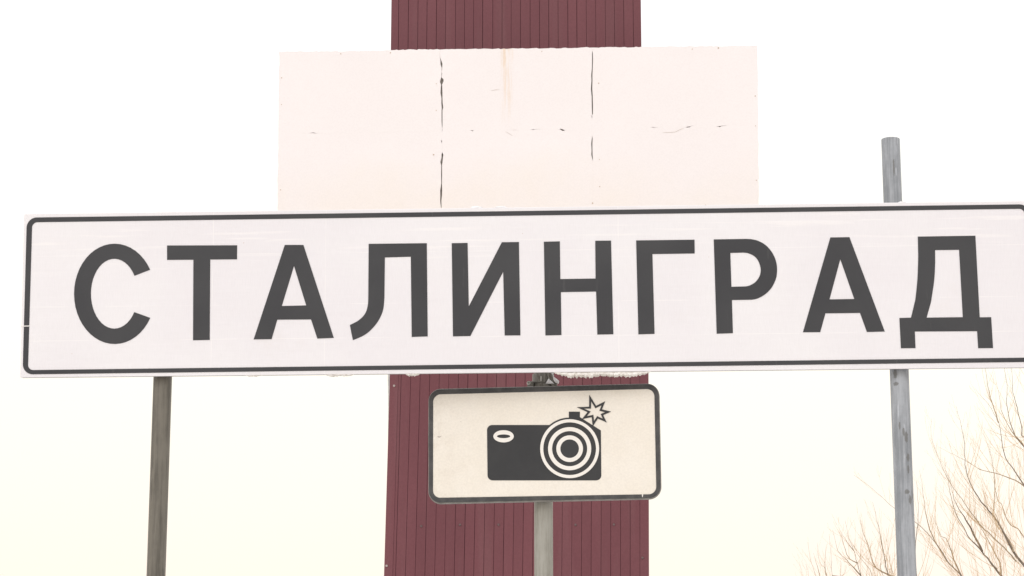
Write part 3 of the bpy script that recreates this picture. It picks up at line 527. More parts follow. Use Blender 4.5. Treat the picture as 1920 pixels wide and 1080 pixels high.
TREE_BIG = [
    ([(7.79, 31.024, 0.021), (7.763, 30.857, 1.065), (7.757, 30.82, 1.905), (7.621, 30.608, 2.745), (7.523, 30.348, 3.44), (7.542, 30.295, 4.29), (7.469, 30.107, 5.131), (7.525, 29.939, 6.266), (7.456, 29.621, 7.377), (7.535, 29.545, 8.392)], 0.11, 0.015),
    ([(7.589, 30.48, 2.741), (7.175, 30.466, 3.376), (6.773, 30.3, 3.969), (6.583, 30.283, 4.295), (6.453, 30.175, 4.424), (6.37, 30.403, 4.626), (6.16, 30.156, 4.78), (6.098, 30.338, 4.987), (5.996, 30.257, 5.151), (5.931, 30.205, 5.427), (5.915, 30.22, 5.617), (5.876, 30.237, 5.727), (5.932, 30.318, 5.846)], 0.05, 0.004),
    ([(6.37, 30.403, 4.626), (6.217, 30.343, 4.934), (6.04, 30.015, 5.096), (5.938, 29.994, 5.293), (5.857, 29.797, 5.534)], 0.024, 0.004),
    ([(7.512, 30.36, 3.441), (7.211, 30.041, 3.913), (6.836, 30.005, 4.402), (6.693, 29.961, 4.588), (6.504, 29.758, 4.869), (6.45, 29.841, 5.01), (6.3, 29.723, 5.154), (6.198, 29.708, 5.284), (6.098, 29.632, 5.446), (6.001, 29.438, 5.618), (5.959, 29.312, 6.073), (5.86, 29.23, 6.442)], 0.045, 0.004),
    ([(6.68, 29.902, 4.582), (6.664, 29.983, 4.709), (6.546, 29.95, 4.89), (6.463, 30.004, 5.135), (6.349, 30.067, 5.262)], 0.02, 0.004),
    ([(7.705, 30.583, 2.042), (6.881, 30.465, 3.234), (6.406, 30.454, 3.874), (6.11, 30.613, 4.325), (5.915, 30.537, 4.512), (5.887, 30.647, 4.63), (5.743, 30.763, 4.871), (5.546, 30.756, 5.067), (5.274, 30.868, 5.279), (5.032, 30.96, 5.528), (4.776, 31.078, 5.759)], 0.032, 0.003),
    ([(6.118, 30.65, 4.328), (6.042, 30.7, 4.541), (5.955, 30.492, 4.695), (5.894, 30.431, 4.809), (5.822, 30.399, 4.833), (5.741, 30.287, 4.981), (5.652, 30.21, 5.132)], 0.018, 0.003),
    ([(5.985, 30.899, 4.546), (5.89, 30.929, 4.726), (5.8, 30.988, 4.922), (5.732, 30.937, 5.163), (5.716, 31.066, 5.563), (5.668, 30.968, 5.827)], 0.016, 0.003),
    ([(7.481, 30.052, 4.268), (7.2, 30.073, 4.948), (6.84, 29.794, 5.449), (6.702, 29.659, 5.616), (6.604, 29.764, 5.83), (6.515, 29.544, 6.063), (6.486, 29.552, 6.264), (6.402, 29.384, 6.343), (6.311, 29.354, 6.484), (6.115, 29.194, 6.656)], 0.03, 0.003),
    ([(6.469, 29.474, 6.252), (6.462, 29.569, 6.36), (6.44, 29.648, 6.533), (6.411, 29.722, 6.72), (6.404, 29.811, 7.047), (6.368, 29.649, 7.098)], 0.014, 0.003),
    ([(7.501, 29.989, 5.189), (7.179, 29.823, 5.67), (6.872, 29.823, 5.972), (6.746, 29.747, 6.121), (6.675, 29.739, 6.333), (6.653, 29.766, 6.58), (6.669, 29.744, 6.738), (6.653, 29.791, 7.03), (6.645, 29.767, 7.12)], 0.024, 0.003),
    ([(6.909, 29.978, 6.008), (6.83, 29.95, 6.098), (6.749, 29.986, 6.211), (6.695, 30.07, 6.373), (6.646, 30.059, 6.52), (6.625, 30.049, 6.681), (6.59, 30.052, 6.927)], 0.012, 0.003),
    ([(7.455, 29.784, 5.809), (7.158, 29.763, 6.238), (6.868, 29.776, 6.098), (6.838, 29.728, 6.198), (6.778, 29.691, 6.487), (6.707, 29.569, 6.667), (6.701, 29.56, 7.001), (6.669, 29.43, 7.058)], 0.022, 0.004),
    ([(7.449, 29.81, 6.101), (7.041, 29.481, 6.625), (6.813, 29.279, 6.95), (6.668, 29.096, 7.275)], 0.02, 0.004),
    ([(7.298, 30.406, 3.942), (6.915, 30.273, 4.806), (6.766, 30.392, 4.993), (6.7, 30.371, 5.111), (6.648, 30.345, 5.269), (6.628, 30.481, 5.353), (6.574, 30.38, 5.543), (6.619, 30.612, 5.751), (6.584, 30.53, 5.939), (6.52, 30.56, 6.189), (6.522, 30.743, 6.3)], 0.018, 0.003),
    ([(6.686, 30.759, 4.338), (6.654, 30.664, 4.51), (6.553, 30.712, 4.744), (6.492, 30.772, 4.913), (6.418, 30.842, 5.07), (6.383, 30.753, 5.278), (6.372, 30.806, 5.421)], 0.014, 0.003),
    ([(6.703, 29.859, 4.447), (6.553, 29.685, 4.561), (6.331, 29.582, 4.759), (6.181, 29.461, 4.863), (5.985, 29.224, 5.043), (5.816, 29.106, 5.249), (5.61, 28.856, 5.483), (5.454, 28.819, 5.909), (5.442, 28.766, 6.188)], 0.014, 0.003),
    ([(6.392, 29.675, 5.096), (6.444, 29.821, 5.272), (6.45, 29.799, 5.494), (6.438, 29.742, 5.646), (6.415, 29.763, 5.75), (6.398, 29.774, 5.911)], 0.009, 0.003),
    ([(6.731, 29.321, 5.38), (6.61, 29.272, 5.452), (6.339, 29.2, 5.533), (6.126, 29.162, 5.58), (5.998, 29.09, 5.649), (5.696, 28.903, 5.759), (5.56, 28.914, 5.838)], 0.012, 0.003)]
TREE_MID = [
    ([(5.039, 27.915, 0.192), (5.026, 27.77, 0.994), (4.953, 27.576, 1.999), (4.898, 27.391, 2.752), (4.872, 27.261, 3.316), (4.901, 27.184, 3.757), (4.855, 27.033, 4.256), (4.893, 26.917, 4.757), (4.877, 26.857, 5.136)], 0.075, 0.006),
    ([(4.959, 27.606, 1.999), (4.702, 27.417, 2.88), (4.405, 27.437, 3.52), (4.234, 27.297, 4.029), (4.177, 27.162, 4.166), (4.157, 27.313, 4.336), (4.121, 27.44, 4.518), (4.075, 27.372, 4.704)], 0.03, 0.003),
    ([(4.895, 27.369, 2.751), (4.738, 27.142, 3.372), (4.516, 27.041, 4.036), (4.473, 26.929, 4.156), (4.412, 26.79, 4.402), (4.363, 26.673, 4.566), (4.29, 26.597, 4.84)], 0.026, 0.003),
    ([(4.663, 27.461, 4.026), (4.439, 27.395, 4.128), (4.404, 27.524, 4.285), (4.373, 27.525, 4.418), (4.307, 27.535, 4.589), (4.287, 27.594, 4.802)], 0.015, 0.003),
    ([(4.237, 27.317, 4.031), (4.146, 27.249, 4.115), (4.105, 27.554, 4.239), (4.006, 27.602, 4.365), (3.952, 27.589, 4.619)], 0.013, 0.003),
    ([(4.192, 27.264, 4.176), (4.126, 27.449, 4.253), (4.079, 27.514, 4.38), (4.067, 27.713, 4.62)], 0.011, 0.003),
    ([(4.145, 27.238, 4.329), (4.058, 27.111, 4.411), (3.967, 26.96, 4.502)], 0.009, 0.003),
    ([(4.769, 27.32, 3.384), (4.632, 27.344, 4.04), (4.599, 27.387, 4.247), (4.58, 27.379, 4.439), (4.582, 27.391, 4.609)], 0.014, 0.003),
    ([(4.767, 27.31, 3.383), (4.457, 27.08, 4.028), (4.425, 26.927, 4.156), (4.365, 26.57, 4.25)], 0.011, 0.003),
    ([(4.703, 27.424, 2.88), (4.516, 27.016, 3.49), (4.308, 26.896, 3.994), (4.251, 26.813, 4.074), (4.092, 26.588, 4.228), (4.029, 26.457, 4.32)], 0.013, 0.003)]
TREE_SMALL = [
    ([(4.794, 34.18, -0.139), (4.768, 33.996, 0.858), (4.711, 33.657, 2.086), (4.74, 33.496, 3.241), (4.771, 33.22, 4.002), (4.731, 33.228, 4.557), (4.705, 33.091, 4.799), (4.677, 33.022, 5.141)], 0.05, 0.003),
    ([(4.719, 33.713, 2.087), (4.691, 33.495, 3.475), (4.672, 33.433, 4.576), (4.593, 33.512, 4.766), (4.551, 33.463, 5.07)], 0.022, 0.003),
    ([(4.674, 33.369, 3.468), (4.5, 33.108, 4.072), (4.446, 32.951, 4.533), (4.361, 32.86, 4.776), (4.319, 32.73, 4.994)], 0.016, 0.003),
    ([(4.714, 33.679, 2.087), (4.417, 33.142, 3.764), (4.336, 32.83, 4.522), (4.251, 32.534, 4.659)], 0.014, 0.003),
    ([(4.707, 33.629, 2.086), (4.39, 33.535, 3.79), (4.326, 33.517, 4.583), (4.285, 33.577, 4.765)], 0.014, 0.003),
    ([(4.64, 33.205, 4.555), (4.633, 33.267, 4.743), (4.69, 33.429, 5.037)], 0.01, 0.003),
    ([(4.717, 33.336, 3.233), (4.819, 32.981, 4.535), (4.776, 32.69, 4.731)], 0.013, 0.003),
    ([(4.726, 33.193, 4.554), (4.914, 33.376, 4.571), (4.99, 33.513, 4.737)], 0.009, 0.003),
    ([(4.579, 33.449, 4.577), (4.504, 33.53, 4.915)], 0.009, 0.003)]

# ------------------------------------------------------------------ ground
def make_ground():
    rings = [0, 3, 6, 10, 15, 22, 32, 48, 75, 120, 220, 500, 1200, 3000]
    seg = 64
    verts, faces = [Vector((0, 12, 0))], []
    for r in rings[1:]:
        for k in range(seg):
            t = 2 * math.pi * k / seg
            x, y = r * math.cos(t), 12 + r * math.sin(t)
            h = 0.06 * noise.noise(Vector((x * .15, y * .15, 3))) if r < 200 else 0.0
            verts.append(Vector((x, y, h - 0.03)))
    for k in range(seg):
        faces.append((0, 1 + k, 1 + (k + 1) % seg))
    for i in range(len(rings) - 2):
        for k in range(seg):
            m = (k + 1) % seg
            a, b = 1 + i * seg, 1 + (i + 1) * seg
            faces.append((a + k, b + k, b + m, a + m))
    build('ground', verts, faces, mat_snow_ground(), smooth=True, kind='structure')
make_ground()

# ------------------------------------------------------------------ burgundy pylon with its white cross slab
CLAD = mat_cladding()
DARK = mat_plain('dark_groove_backing', (0.085, 0.034, 0.042), (0.10, 0.042, 0.05), 9.0, .7)
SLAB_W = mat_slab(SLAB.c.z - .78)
SLAB_BACK = mat_plain('grey_slab_backing', (0.22, 0.205, 0.185), (0.34, 0.32, 0.29), 14.0, .8, bump=.3)
PALE = mat_plain('pale_flashing', (0.42, 0.40, 0.39), (0.55, 0.52, 0.5), 20.0, .5)
SCREW = mat_plain('dull_screw', (0.10, 0.06, 0.06), (0.16, 0.10, 0.10), 60.0, .5)
SCREW_B = mat_plain('bare_screw', (0.34, 0.28, 0.27), (0.45, 0.38, 0.36), 60.0, .4)

BASE_V = -TOWER.c.z + 0.0
TOP_V = 5.2
SPLIT_V = 1.35
DEPTH = 1.3
pylon = thing('pylon', 'tall burgundy pylon clad in narrow vertical boards with a cracked white slab across it', 'pylon', TOWER.at(0, BASE_V, DEPTH / 2))

def low_row(v):
    """Board edges of the lower shaft at height v (its left edge flares a little towards the foot)."""
    v0, v1 = -0.82, -2.80
    t = min(1.0, max(0.0, (v - v0) / (v1 - v0)))
    l = -1.2378 + (BOARD_X_LOW[0] + 1.2378) * t
    r = 1.290 + (BOARD_X_LOW[-1] - 1.290) * t
    w0, w1 = BOARD_X_LOW[0], BOARD_X_LOW[-1]
    return [l + (x - w0) / (w1 - w0) * (r - l) for x in BOARD_X_LOW]

GAP = 0.0019
def board(pts):
    build('board', *prism(TOWER, pts, 0.0, 0.024, bevel=0.0010), CLAD, pylon)
n_b = len(BOARD_X_HIGH) - 1
rows = [low_row(v) for v in (BASE_V, -2.80, -0.82, SPLIT_V)]
hs = [BASE_V, -2.80, -0.82, SPLIT_V - .003]
rng = random.Random(5)
for i in range(n_b):
    a, b = BOARD_X_HIGH[i], BOARD_X_HIGH[i + 1]
    g0, g1 = GAP * rng.uniform(.55, 1.2), GAP * rng.uniform(.55, 1.2)
    board([(a + g0, SPLIT_V), (b - g1, SPLIT_V), (b - g1, TOP_V), (a + g0, TOP_V)])
for i in range(len(BOARD_X_LOW) - 1):
    g0, g1 = GAP * rng.uniform(.5, 1.2), GAP * rng.uniform(.5, 1.2)
    if i == 0: g1 = .0009
    if i == 1: g0 = .0009
    left = [(r[i] + g0, h) for r, h in zip(rows, hs)]
    right = [(r[i + 1] - g1, h) for r, h in zip(rows, hs)]
    board(right + left[::-1])
build('core', *box(TOWER, -1.222, 1.245, BASE_V, TOP_V - .01, 0.028, DEPTH - .03), DARK, pylon)
for s, (u0, u1) in ((-1, (-1.2365, -1.2255)), (1, (1.249, 1.260))):
    for k in range(12):                                   # narrow boards on the two flanks
        w = (DEPTH - .06) / 12
        build('board', *box(TOWER, u0, u1, BASE_V, TOP_V, .028 + k * w, .028 + (k + 1) * w - .006), CLAD, pylon)
build('cap', *box(TOWER, -1.29, 1.29, TOP_V + .004, TOP_V + .07, -.03, DEPTH + .03, bevel=.006), CLAD, pylon)
fl = [(-1.2420, -.80), (-1.2385, -.80), (-1.2405, -1.10), (-1.2455, -1.65), (-1.2480, -1.65), (-1.2510, -1.1), (-1.2590, -.85), (-1.2575, -.66), (-1.2400, -.66)]
build('corner_flashing', *prism(TOWER, fl, .004, .03), PALE, pylon)

def hexhead(fr, u, v, r, b0, b1, n=6):
    return prism(fr, [(u + r * math.cos(2 * math.pi * k / n), v + r * math.sin(2 * math.pi * k / n)) for k in range(n)], b0, b1, bevel=r * .18)
for k, (u, v) in enumerate(TOWER_SCREWS):
    build('screw', *hexhead(TOWER, u, v, .0125, -.009, .003), SCREW if k < 7 else SCREW_B, pylon)

# the slab: a backing box with six painted panels in front, their joints opened by weather
def lerp_line(p, q, t):
    return (p[0] + (q[0] - p[0]) * t, p[1] + (q[1] - p[1]) * t)
tl, tr, br, bl = SLAB_CORNERS
slab = build('cross_slab', *prism(SLAB, [(bl[0] + .02, bl[1] + .02), (br[0] - .02, br[1] + .02), (tr[0] - .02, tr[1] - .02), (tl[0] + .02, tl[1] - .02)], .03, .66), SLAB_BACK, pylon)
rng = random.Random(11)
def rough_edge(p, q, step, amp):
    d = Vector((q[0] - p[0], q[1] - p[1])); L = d.length; d /= L; nrm = Vector((-d.y, d.x))
    n = max(2, int(L / step)); out = []
    for i in range(n + 1):
        t = min(1, max(0, (i + (rng.uniform(-.35, .35) if 0 < i < n else 0)) / n))
        a = amp * (rng.uniform(-1, 1) + .8 * noise.noise(Vector((t * L * 2.3, p[1] * 7, p[0])))) if 0 < i < n else 0
        out.append((p[0] + d.x * L * t + nrm.x * a, p[1] + d.y * L * t + nrm.y * a))
    return out
def seam_u(seam, v):
    s = sorted(seam, key=lambda k: k[1])
    if v <= s[0][1]: return s[0][0]
    for a, b in zip(s, s[1:]):
        if v <= b[1]:
            return a[0] + (b[0] - a[0]) * (v - a[1]) / max(b[1] - a[1], 1e-6)
    return s[-1][0]
def across_v(u):
    s = SEAM_ACROSS
    for a, b in zip(s, s[1:]):
        if u <= b[0]:
            return a[1] + (b[1] - a[1]) * (u - a[0]) / max(b[0] - a[0], 1e-6)
    return s[-1][1]
def top_v(u): return tl[1] + (tr[1] - tl[1]) * (u - tl[0]) / (tr[0] - tl[0])
def bot_v(u): return bl[1] + (br[1] - bl[1]) * (u - bl[0]) / (br[0] - bl[0])
HAIR = 0.00012
def side_pts(seam, v0, v1, sgn):
    """Points of one side of a vertical joint from height v0 up to v1; sgn -1: left lip, +1: right lip."""
    s = sorted(seam, key=lambda k: k[1])
    pts = [(seam_u(seam, v0) + sgn * HAIR, v0)]
    for u, v, w in s:
        if v0 + .004 < v < v1 - .004:
            jit = 0.7 + .6 * abs(noise.noise(Vector((u * 50, v * 31, sgn * 4.2))))
            pts.append((u + sgn * max(HAIR, w / 2 * jit), v))
    pts.append((seam_u(seam, v1) + sgn * HAIR, v1))
    return pts
def across_pts(u0, u1, sgn):
    pts = []
    for u, v, w in SEAM_ACROSS:
        if u0 + .004 < u < u1 - .004:
            pts.append((u, v + sgn * max(HAIR, w * .27)))
    return pts
cols = [None, SEAM_LEFT, SEAM_RIGHT, None]
for c in range(3):
    for r in range(2):
        sL, sR = cols[c], cols[c + 1]
        midL = tl[0] if sL is None else seam_u(sL, 0.0)
        midR = tr[0] if sR is None else seam_u(sR, 0.0)
        vL, vR = across_v(midL), across_v(midR)
        if r == 0:      # upper row
            lo_l, lo_r, hi_l, hi_r = vL + HAIR, vR + HAIR, top_v(midL), top_v(midR)
        else:
            lo_l, lo_r, hi_l, hi_r = bot_v(midL), bot_v(midR), vL - HAIR, vR - HAIR
        if sL is None:
            x0, x1 = (tl[0] + (bl[0] - tl[0]) * (tl[1] - q) / (tl[1] - bl[1]) for q in (lo_l, hi_l))
            left = rough_edge((x0, lo_l), (x1, hi_l), .06, .0035)
        else:
            left = side_pts(sL, lo_l, hi_l, +1)
        if sR is None:
            x0, x1 = (tr[0] + (br[0] - tr[0]) * (tr[1] - q) / (tr[1] - br[1]) for q in (lo_r, hi_r))
            right = rough_edge((x0, lo_r), (x1, hi_r), .06, .003)
        else:
            right = side_pts(sR, lo_r, hi_r, -1)
        # walk round: left side up, top edge, right side down, bottom edge
        if r == 0:
            top = rough_edge(left[-1], right[-1], .028, .0045)[1:-1]
            bottom = across_pts(midL, midR, +1)
        else:
            top = across_pts(midL, midR, -1)
            bottom = []
        outline = left + top + right[::-1] + bottom[::-1]
        d = rng.uniform(-.0003, .0003)
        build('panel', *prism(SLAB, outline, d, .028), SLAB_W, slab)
# hairline cracks, chips and rust spots on the panels
CRACK = mat_plain('dirt_filled_crack', (0.42, 0.35, 0.30), (0.56, 0.48, 0.42), 30.0, .8)
RUST = mat_plain('rusty_nail_head', (0.5, 0.38, 0.29), (0.62, 0.5, 0.4), 60.0, .8)
def ribbon(fr, pts, w, b0, b1):
    up, dn = [], []
    for i, p in enumerate(pts):
        a, c = Vector(pts[max(0, i - 1)]), Vector(pts[min(len(pts) - 1, i + 1)])
        d = (c - a).normalized(); nn = Vector((-d.y, d.x))
        ww = w * (.25 if i in (0, len(pts) - 1) else 1)
        up.append(tuple(Vector(p) + nn * ww)); dn.append(tuple(Vector(p) - nn * ww))
    return prism(fr, up + dn[::-1], b0, b1)
for p in SLAB_CRACKS:
    build('hairline_crack', *ribbon(SLAB, p, .0011, -.0026, .004), CRACK, slab)
for k, (u, v) in enumerate(SLAB_DOTS):
    r = (.006, .0042, .005, .0075)[k % 4]
    build('nail_head', *hexhead(SLAB, u, v, r, -.004, .004, 7), RUST, slab)

# ------------------------------------------------------------------ place-name sign on two pipe posts
FILM, VINYL, EDGE = mat_sign_film(), mat_vinyl(), mat_plain('folded_sign_edge', (0.13, 0.13, 0.125), (0.22, 0.215, 0.20), 26.0, .5)
POST_SPOTS = [(POST_RIGHT[0] + dx, z, rx, rz) for dx, z, rx, rz in (
    (-.017, 2.848, .005, .015), (-.016, 2.815, .007, .006), (-.010, 2.682, .003, .012), (.001, 2.662, .004, .013), (.009, 2.645, .006, .017),
    (.0127, 2.582, .005, .013), (.012, 2.545, .0035, .013), (.005, 2.475, .008, .007), (.014, 2.45, .005, .015), (.002, 3.52, .003, .03))]
POST_L = mat_zinc('dirty_zinc_post', (0.088, 0.078, 0.062), (0.165, 0.148, 0.120), (0.07, 0.064, 0.056), .66, shift=(1, 0, 0))
POST_R = mat_zinc('clean_zinc_post', (0.225, 0.237, 0.255), (0.39, 0.405, 0.43), (0.135, 0.13, 0.12), .66, shift=(7, 3, 0), spots=POST_SPOTS)
POST_M = mat_zinc('beige_zinc_post', (0.235, 0.22, 0.185), (0.34, 0.325, 0.285), (0.21, 0.185, 0.145), .62, shift=(3, 8, 2))
STEEL = mat_zinc('clamp_steel', (0.16, 0.15, 0.13), (0.28, 0.265, 0.235), (0.12, 0.10, 0.08), .58, blot_scale=30)
BRIGHT = mat_plain('bright_bolt', (0.5, 0.49, 0.45), (0.66, 0.64, 0.6), 90.0, .35)

sx = (POST_LEFT[0] + POST_RIGHT[0]) / 2
name_sign = thing('place_name_sign', 'long white place name sign reading СТАЛИНГРАД in black, on two pipe posts', 'road sign', (sx, (POST_LEFT[1] + POST_RIGHT[1]) / 2, 0))
panel = build('sign_panel', *prism(SIGN, rounded(SIGN_CORNERS, .004, 4), 0, .004, bevel=.0012), FILM, name_sign)
INNER = [(-1.56, -.23), (1.56, -.23), (1.56, .23), (-1.56, .23)]
build('folded_edge', *prism(SIGN, rounded([(u * .9996, v * .997) for u, v in SIGN_CORNERS], .004, 4),   .0042, .024, holes=[INNER]), EDGE, panel)
build('border', *prism(SIGN, rounded(BORDER_OUT, .033, 10), -.0012, .0003, holes=[rounded(BORDER_IN, .017, 8)]), VINYL, name_sign)
for ch, outs, holes in LETTERS:
    build('letter', *prism(SIGN, outs, -.0012, .0003, holes=holes), VINYL, name_sign, label='black letter ' + ch)
build('scratch', *prism(SIGN, SIGN_SCRATCH, -.0018, .0), mat_plain('scraped_white', (.82, .79, .76), (.88, .85, .82), 30, .5), name_sign)
for v in (-.17, .17):
    build('rail', *box(SIGN, -1.5, 1.5, v - .02, v + .02, .0245, .034), STEEL, name_sign)
PR = 0.0296
for nm, xy, top, m in (('post', POST_LEFT, 3.30, POST_L), ('post', POST_RIGHT, 3.619, POST_R)):
    build('post', *pipe(xy, 0.0, top, PR), m, name_sign, smooth=False,
          label='brownish grey post' if xy is POST_LEFT else 'blue grey post standing up above the sign')
    p = bpy.data.objects[-1] if False else None
    for v in (-.17, .17):
        z = SIGN.c.z + v
        ring = []
        n = 24
        for k in range(n + 1):
            t = math.pi * (k / n)
            ring.append(Vector((xy[0] + (PR + .003) * math.cos(t), xy[1] + (PR + .003) * math.sin(t), z)))
        build('clamp', *tube([Vector((xy[0] + PR + .03, xy[1] - .02, z)), Vector((xy[0] + PR + .004, xy[1] - .018, z))] + ring + [Vector((xy[0] - PR - .004, xy[1] - .018, z)), Vector((xy[0] - PR - .03, xy[1] - .02, z))], [.005] * (n + 5), 6), STEEL, name_sign)

# ------------------------------------------------------------------ camera plate on its own post
CREAM, FRAME, BARE = mat_plate_film(), mat_frame(), mat_bare_edge()
INK = mat_plain('black_pictogram_print', (0.027, 0.027, 0.029), (0.035, 0.035, 0.036), 8.0, .5, .35)
WHITE = mat_plain('pale_pictogram_print', (0.79, 0.745, 0.69), (0.81, 0.77, 0.72), 18.0, .45, .4)
cam_sign = thing('camera_sign', 'small cream rectangular sign with a black flashing camera symbol and rounded dark frame', 'road sign', (POST_MIDDLE[0], POST_MIDDLE[1], 0))
build('sign_plate', *prism(PLATE, rounded(PLATE_OUT, .040, 12), -.0015, .016, bevel=.003), BARE, cam_sign)
build('face', *prism(PLATE, rounded(PLATE_RING_IN, .024, 10), -.0030, -.001), CREAM, cam_sign)
build('border', *prism(PLATE, rounded(PLATE_RING_OUT, .037, 12), -.0046, .0, holes=[rounded(PLATE_RING_IN, .024, 10)], bevel=.0006), FRAME, cam_sign)
sym = build('camera_symbol', *prism(PLATE, PICTO_BODY, -.0040, -.0025), INK, cam_sign)
build('lens_disc', *prism(PLATE, PICTO_LENS_DISC, -.0044, -.0026), INK, sym)
for o, i in PICTO_RINGS:
    build('lens_ring', *prism(PLATE, o, -.0050, -.0030, holes=[i]), WHITE, sym)
build('viewfinder_ring', *prism(PLATE, PICTO_EYE[0], -.0050, -.0030, holes=[PICTO_EYE[1]]), WHITE, sym)
build('flash_star', *prism(PLATE, PICTO_STAR[0], -.0047, -.0027, holes=[PICTO_STAR[1]]), INK, cam_sign)
build('chip', *prism(PLATE, PLATE_CHIP, -.0056, -.002), WHITE, cam_sign)
build('scuff', *prism(PLATE, PLATE_MARK, -.0036, -.0022), SCREW, cam_sign)
build('post', *pipe(POST_MIDDLE, 0.0, 2.90, PR), POST_M, cam_sign)
# pipe clamp above the plate: a band round the post, ears with bolts, and a bent strap
mx, my = POST_MIDDLE
MID = Frame((mx, my, 2.855), 3.0, 0, 0)
def band(z0, z1, r0, r1, a0=0.0, a1=360.0, n=40):
    verts, faces = [], []
    for k in range(n + 1):
        t = rad(a0 + (a1 - a0) * k / n)
        for r, z in ((r0, z0), (r1, z0), (r1, z1), (r0, z1)):
            verts.append(Vector((mx + r * math.cos(t), my + r * math.sin(t), z)))
    for k in range(n):
        for e in range(4):
            a, b = k * 4 + e, k * 4 + (e + 1) % 4
            faces.append((a, b, b + 4, a + 4))
    faces += [(3, 2, 1, 0), tuple(n * 4 + q for q in range(4))]
    return verts, faces
clamp = build('clamp', *band(2.846, 2.876, PR + .0004, PR + .0052), STEEL, cam_sign)
build('lower_band', *band(2.826, 2.843, PR + .0004, PR + .0035), STEEL, clamp)
build('ear', *box(MID, -.050, -.030, -.021, -.006, -.034, -.012, bevel=.002), STEEL, clamp)
build('ear', *box(MID, .028, .046, -.022, -.008, -.036, -.014, bevel=.002), STEEL, clamp)
build('bolt', *hexhead(MID, -.0450, -.0135, .0062, -.046, -.030), BRIGHT, clamp)
build('bolt', *hexhead(MID, -.0450, -.0135, .0034, -.050, -.044, 10), STEEL, clamp)
build('bolt', *box(MID, -.0075, -.0035, -.006, .009, -.0365, -.028, bevel=.0008), BRIGHT, clamp)
st = [(.012, .020), (.026, .018), (.036, -.006), (.036, -.020), (.028, -.020), (.020, .000)]
build('strap', *prism(MID, st, -.040, -.030, bevel=.0015), STEEL, clamp)
build('bracket', *box(PLATE, -.10, .10, .10, .14, .0165, .028), STEEL, cam_sign)
build('bracket', *box(PLATE, -.10, .10, -.14, -.10, .0165, .028), STEEL, cam_sign)

# ------------------------------------------------------------------ frozen crust clinging to the signs
ICE = mat_ice('dirty_frost', (0.62, 0.57, 0.51), (0.88, 0.85, 0.81))
SNOW = mat_ice('clean_frost', (0.80, 0.79, 0.80), (0.88, 0.87, 0.87))
def sign_edge(u, top):
    a, b = (SIGN_CORNERS[0], SIGN_CORNERS[1]) if top else (SIGN_CORNERS[3], SIGN_CORNERS[2])
    return a[1] + (b[1] - a[1]) * (u - a[0]) / (b[0] - a[0])
def crust(u0, u1, drop, seed, step=.0028, ramp=.03, back=.026, holes=0.0):
    """Ragged frost hanging from the sign's lower edge."""
    r = random.Random(seed)
    n = int((u1 - u0) / step)
    verts, faces = [], []
    prof = [(0.0, 1.0), (-.5, .75), (-.65, .35), (-.35, .04), (.0, .0), (.35, .1), (.5, 1.0)]
    for i in range(n + 1):
        t = i / n; u = u0 + (u1 - u0) * t
        env = min(1, t * (u1 - u0) / ramp, (1 - t) * (u1 - u0) / ramp) ** .6 if 0 < t < 1 else .04
        big = .85 + .3 * noise.noise(Vector((u * 22, seed, 0)))
        fine = .9 + .34 * noise.noise(Vector((u * 150, seed, 5))) + r.uniform(-.09, .09)
        d = max(.0008, drop * env * big * max(.15, fine) - holes * drop * max(0, noise.noise(Vector((u * 40, seed, 9)))))
        e = sign_edge(u, False) + .0012
        for bb, f in prof:
            j = r.uniform(-.0009, .0009)
            verts.append(SIGN.at(u + j, e - d * (1 - f) + j * .5, back * .28 + bb * back * (.75 + .35 * noise.noise(Vector((u * 60, f * 3, seed)))) * (.4 + .6 * env)))
    m = len(prof)
    for i in range(n):
        for k in range(m):
            a, b = i * m + k, i * m + (k + 1) % m
            faces.append((a, b, b + m, a + m))
    faces += [tuple(range(m))[::-1], tuple(n * m + k for k in range(m))]
    return verts, faces
tag(build('frost_crust', *crust(.097, .404, .0215, 3, ramp=.05, back=.024), ICE), 'long ragged whitish frost crust hanging under the place name sign right of the clamp', 'frost')
tag(build('frost_crust', *crust(-.372, -.327, .0120, 8, ramp=.012, back=.03), ICE), 'short rounded frost lump hanging under the sign at the left edge of the pylon', 'frost')
tag(build('frost_crust', *crust(-.628, -.535, .0085, 5, ramp=.02, holes=.6), ICE), 'thin broken frost crust hanging left of the pylon under the sign', 'frost')
tag(build('frost_crust', *crust(-.885, -.825, .0055, 6, ramp=.015, holes=.6), ICE), 'tiny frost smear under the place name sign below its letter А beside the left post', 'frost')
def lump(c, size, seed, n=14, m=9):
    verts, faces = [], []
    for j in range(m + 1):
        ph = math.pi * j / m
        for i in range(n):
            th = 2 * math.pi * i / n
            d = Vector((math.sin(ph) * math.cos(th), math.sin(ph) * math.sin(th), math.cos(ph)))
            k = 1 + .35 * noise.noise(d * 1.7 + Vector((seed, 0, 0))) + .12 * noise.noise(d * 5 + Vector((0, seed, 0)))
            verts.append(c + Vector((d.x * size[0], d.y * size[1], d.z * size[2])) * k)
    for j in range(m):
        for i in range(n):
            k = (i + 1) % n
            faces.append((j * n + i, (j + 1) * n + i, (j + 1) * n + k, j * n + k))
    return verts, faces
for c, s, sd, lab in (
    (SIGN.at(-.146, sign_edge(-.146, True) + .001, .010), (.019, .010, .0062), 1, 'left of two small snow lumps on the top edge of the sign below the slab'),
    (SIGN.at(-.068, sign_edge(-.068, True) + .001, .010), (.021, .010, .0048), 2, 'right of two small snow lumps on the top edge of the sign below the slab'),
    (SIGN.at(1.203, sign_edge(1.203, True) + .001, .010), (.011, .009, .0042), 7, 'small snow lump on the place name sign in front of the tall right post')):
    tag(build('snow_lump', *lump(c, s, sd), SNOW, smooth=True), lab, 'snow', 'snow lumps caught on the signs')

